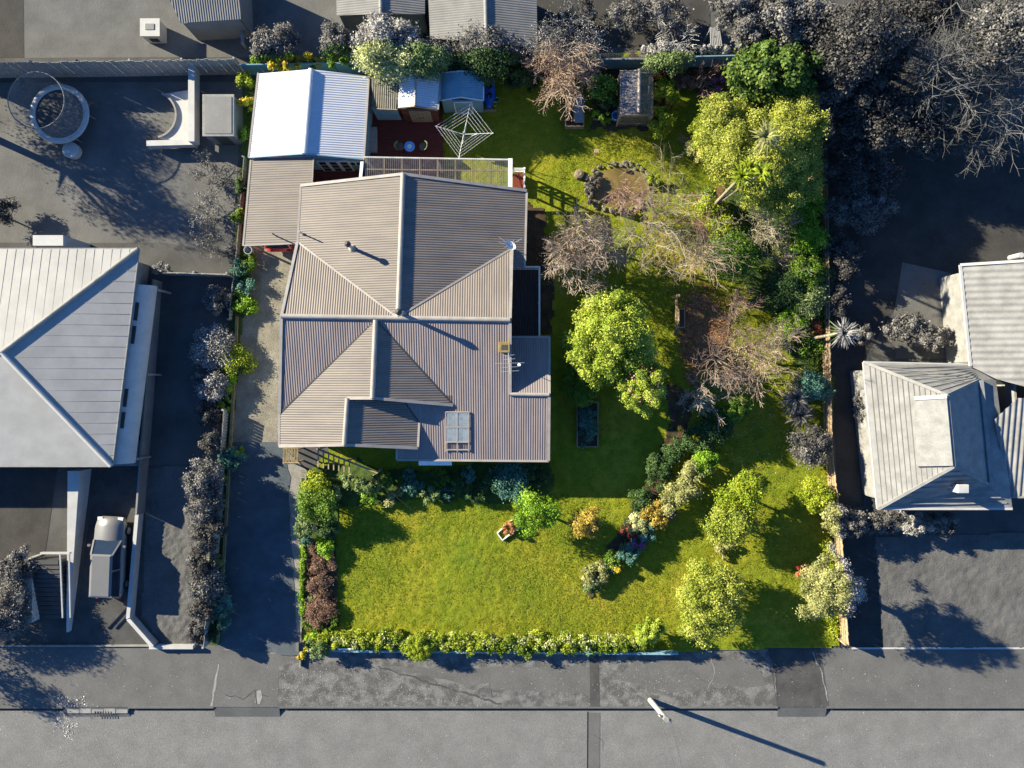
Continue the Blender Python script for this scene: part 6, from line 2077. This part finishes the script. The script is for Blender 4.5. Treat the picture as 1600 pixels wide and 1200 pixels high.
# trees just outside the left edge whose shadows reach into the photo
plant('tall conifer outside the left edge shading the trampoline lawn', 'conifer', -150, 150, 46, 6.4, 'greydark', ry=46, n=5000, bark='bark_grey', name='conifer', rz=3.0)
plant('broad tree outside the upper left edge shading the trampoline', 'tree', -150, 70, 80, 5.0, 'greydark', ry=60, n=7000, bark='bark_grey', name='tree')
plant('broad tree outside the lower left edge shading the footpath', 'tree', -150, 955, 60, 3.8, 'greydark', ry=40, n=5000, bark='bark_grey', name='tree')
plant('thin tree outside the lower left edge shading the road', 'tree', -190, 1035, 30, 3.8, 'greydark', ry=26, n=1400, bark='bark_grey', name='tree')


# ------------------------------------------------------------------ grass blades, fallen petals and leaf flecks
def scatter(name, pxpoly, n, size, m, z, seed, aspect=.5, tintm=(.5, .2), stand=0.0, holes=()):
    r = np.random.default_rng(seed)
    poly = [P(a, b) for a, b in pxpoly]
    xs, ys = [p.x for p in poly], [p.y for p in poly]
    x, y = r.uniform(min(xs), max(xs), n * 2), r.uniform(min(ys), max(ys), n * 2)
    k = inpoly(x, y, poly)
    for h_ in holes:
        k &= ~inpoly(x, y, [P(a, b) for a, b in h_])
    x, y = x[k][:n], y[k][:n]
    pos = np.stack([x, y, np.full(len(x), z) + r.uniform(0, .02, len(x))], 1)
    nr = r.normal(0, 1, (len(x), 3)) * (.25 + stand) + np.array([0, 0, 1.0])
    nr /= np.linalg.norm(nr, axis=1, keepdims=True)
    V = leafquads(pos, nr, size, r, aspect)
    me = npmesh(name, V, 4, [m], None, np.clip(r.normal(*tintm, len(x)), 0, 1))
    return tag(link_mesh(name, me, None), kind='stuff')


LM['lawn'] = leafmat('grass_blades', [(.07, .13, .009), (.195, .225, .015), (.37, .33, .04)], .25)
HOUSE = [(436, 500), (470, 290), (560, 240), (820, 298), (858, 526), (857, 720), (436, 697)]
scatter('grass', [(470, 735), (870, 720), (875, 100), (1284, 76), (1291, 290), (1299, 700), (1312, 1010), (480, 1008)], 260000, .085, LM['lawn'], .055, 71, .22, (.45, .22), .9, [HOUSE])
LM['petal'] = leafmat('fallen_petals', [gcol(.3), gcol(.5), gcol(.7)], .1)
scatter('fallen_petals', [(-20, 1040), (480, 1030), (1290, 1040), (1620, 1060), (1620, 1104), (-20, 1104)], 420, .04, LM['petal'], .025, 72, .7)
scatter('fallen_petals', [(84, 1085), (130, 1085), (140, 1104), (88, 1104)], 90, .07, LM['petal'], .025, 73, .8)
scatter('fallen_petals', [(84, 1112), (125, 1112), (112, 1160), (80, 1150)], 130, .07, LM['petal'], -.195, 74, .8)
scatter('fallen_petals', [(-20, 1112), (1620, 1112), (1620, 1210), (-20, 1210)], 380, .04, LM['petal'], -.195, 75, .7)
scatter('fallen_petals', [(440, 1040), (560, 1040), (740, 1095), (800, 1104), (436, 1104)], 500, .035, LM['petal'], .022, 76, .7)
scatter('fallen_petals', [(950, 1020), (1010, 1030), (1180, 1085), (1190, 1104), (945, 1104)], 320, .035, LM['petal'], .022, 77, .7)
scatter('fallen_petals', [(1080, 620), (1270, 610), (1270, 760), (1090, 740)], 160, .06, LM['petal'], .085, 78, .8)
scatter('leaf_litter', [(1050, 460), (1110, 440), (1150, 480), (1145, 570), (1110, 610), (1070, 600), (1056, 540)], 1900, .09, LM['rust'], .13, 79, .6, (.5, .3), .3)
scatter('leaf_litter', [(990, 320), (1130, 290), (1135, 440), (1040, 460)], 900, .09, LM['rust'], .09, 80, .6, (.5, .3), .3)

# ------------------------------------------------------------------ street details
for k in range(5):
    a, b = P(104 + k * 19, 1118).x, P(104 + (k + 1) * 19, 1118).x
    tag(MB().box((a + .012, yk - .30, -.24), (b - .012, yk + .14, -.06 + .012 * (k % 2))).build('kerb_slab', M['gconcrete'], bevel=.012), kind='structure')
dg = thing('drain_grate', P(160, 1115, -.04), 'small slotted drain grate set in the kerb at the lower left', 'drain')
for k in range(7):
    a = P(148 + k * 4.2, 1116, -.04)
    MB().box((a.x - .02, a.y - .18, -.05), (a.x + .02, a.y + .16, -.035)).build('bar', M['darkgrey'], dg)


def crack(pts, w, z, seed, m='black', name='road_crack'):
    r = np.random.default_rng(seed)
    q = [Vector(P(*p)) for p in pts]
    fine = []
    for a, b in zip(q[:-1], q[1:]):
        n = max(2, int((b - a).length / .25))
        for i in range(n):
            c = a.lerp(b, i / n)
            fine.append((c.x + r.normal(0, .035), c.y + r.normal(0, .035)))
    b = MB()
    for (x0, y0), (x1, y1) in zip(fine[:-1], fine[1:]):
        d = Vector((x1 - x0, y1 - y0, 0)).normalized()
        s_ = Vector((-d.y, d.x, 0)) * (w * r.uniform(.4, 1.2))
        b.add([(x0 - s_.x, y0 - s_.y, z), (x1 - s_.x, y1 - s_.y, z), (x1 + s_.x, y1 + s_.y, z), (x0 + s_.x, y0 + s_.y, z)], [(0, 1, 2, 3)])
    tag(b.build(name, M[m]), kind='structure')


crack([(330, 1104), (338, 1060), (344, 1030)], .06, .020, 1, 'gconcrete', 'path_crack')
crack([(352, 1084), (380, 1092), (398, 1078), (425, 1092)], .012, .021, 2, 'black', 'path_crack')
crack([(1268, 1016), (1284, 1050), (1294, 1102)], .035, .022, 3, 'gconcrete', 'path_crack')
crack([(1108, 1020), (1118, 1048), (1105, 1085)], .02, .024, 4, 'gconcrete', 'path_crack')
crack([(1200, 1020), (1211, 1060), (1213, 1100)], .05, .024, 5, 'mottled', 'path_crack')
crack([(590, 1042), (700, 1075), (790, 1102)], .05, .023, 6, 'asphaltdark', 'path_crack')
crack([(930, 1150), (945, 1160), (940, 1185)], .012, -.184, 8)
sheet('path_patch', [(400, 1080), (408, 1078), (411, 1090), (406, 1099), (400, 1097)], M['gconcrete'], .022, edge=.03, seed=41)
sheet('path_patch', [(398, 1080), (400, 1078), (403, 1098), (400, 1100)], M['asphaltdark'], .024, edge=.02, seed=42)
sheet('gravel_patch', [(500, 1068), (620, 1070), (720, 1100), (560, 1102)], M['mottled'], .0175, edge=.03, seed=43)
sheet('gravel_patch', [(950, 1060), (1010, 1072), (1010, 1102), (945, 1102)], M['mottled'], .0195, edge=.03, seed=44)
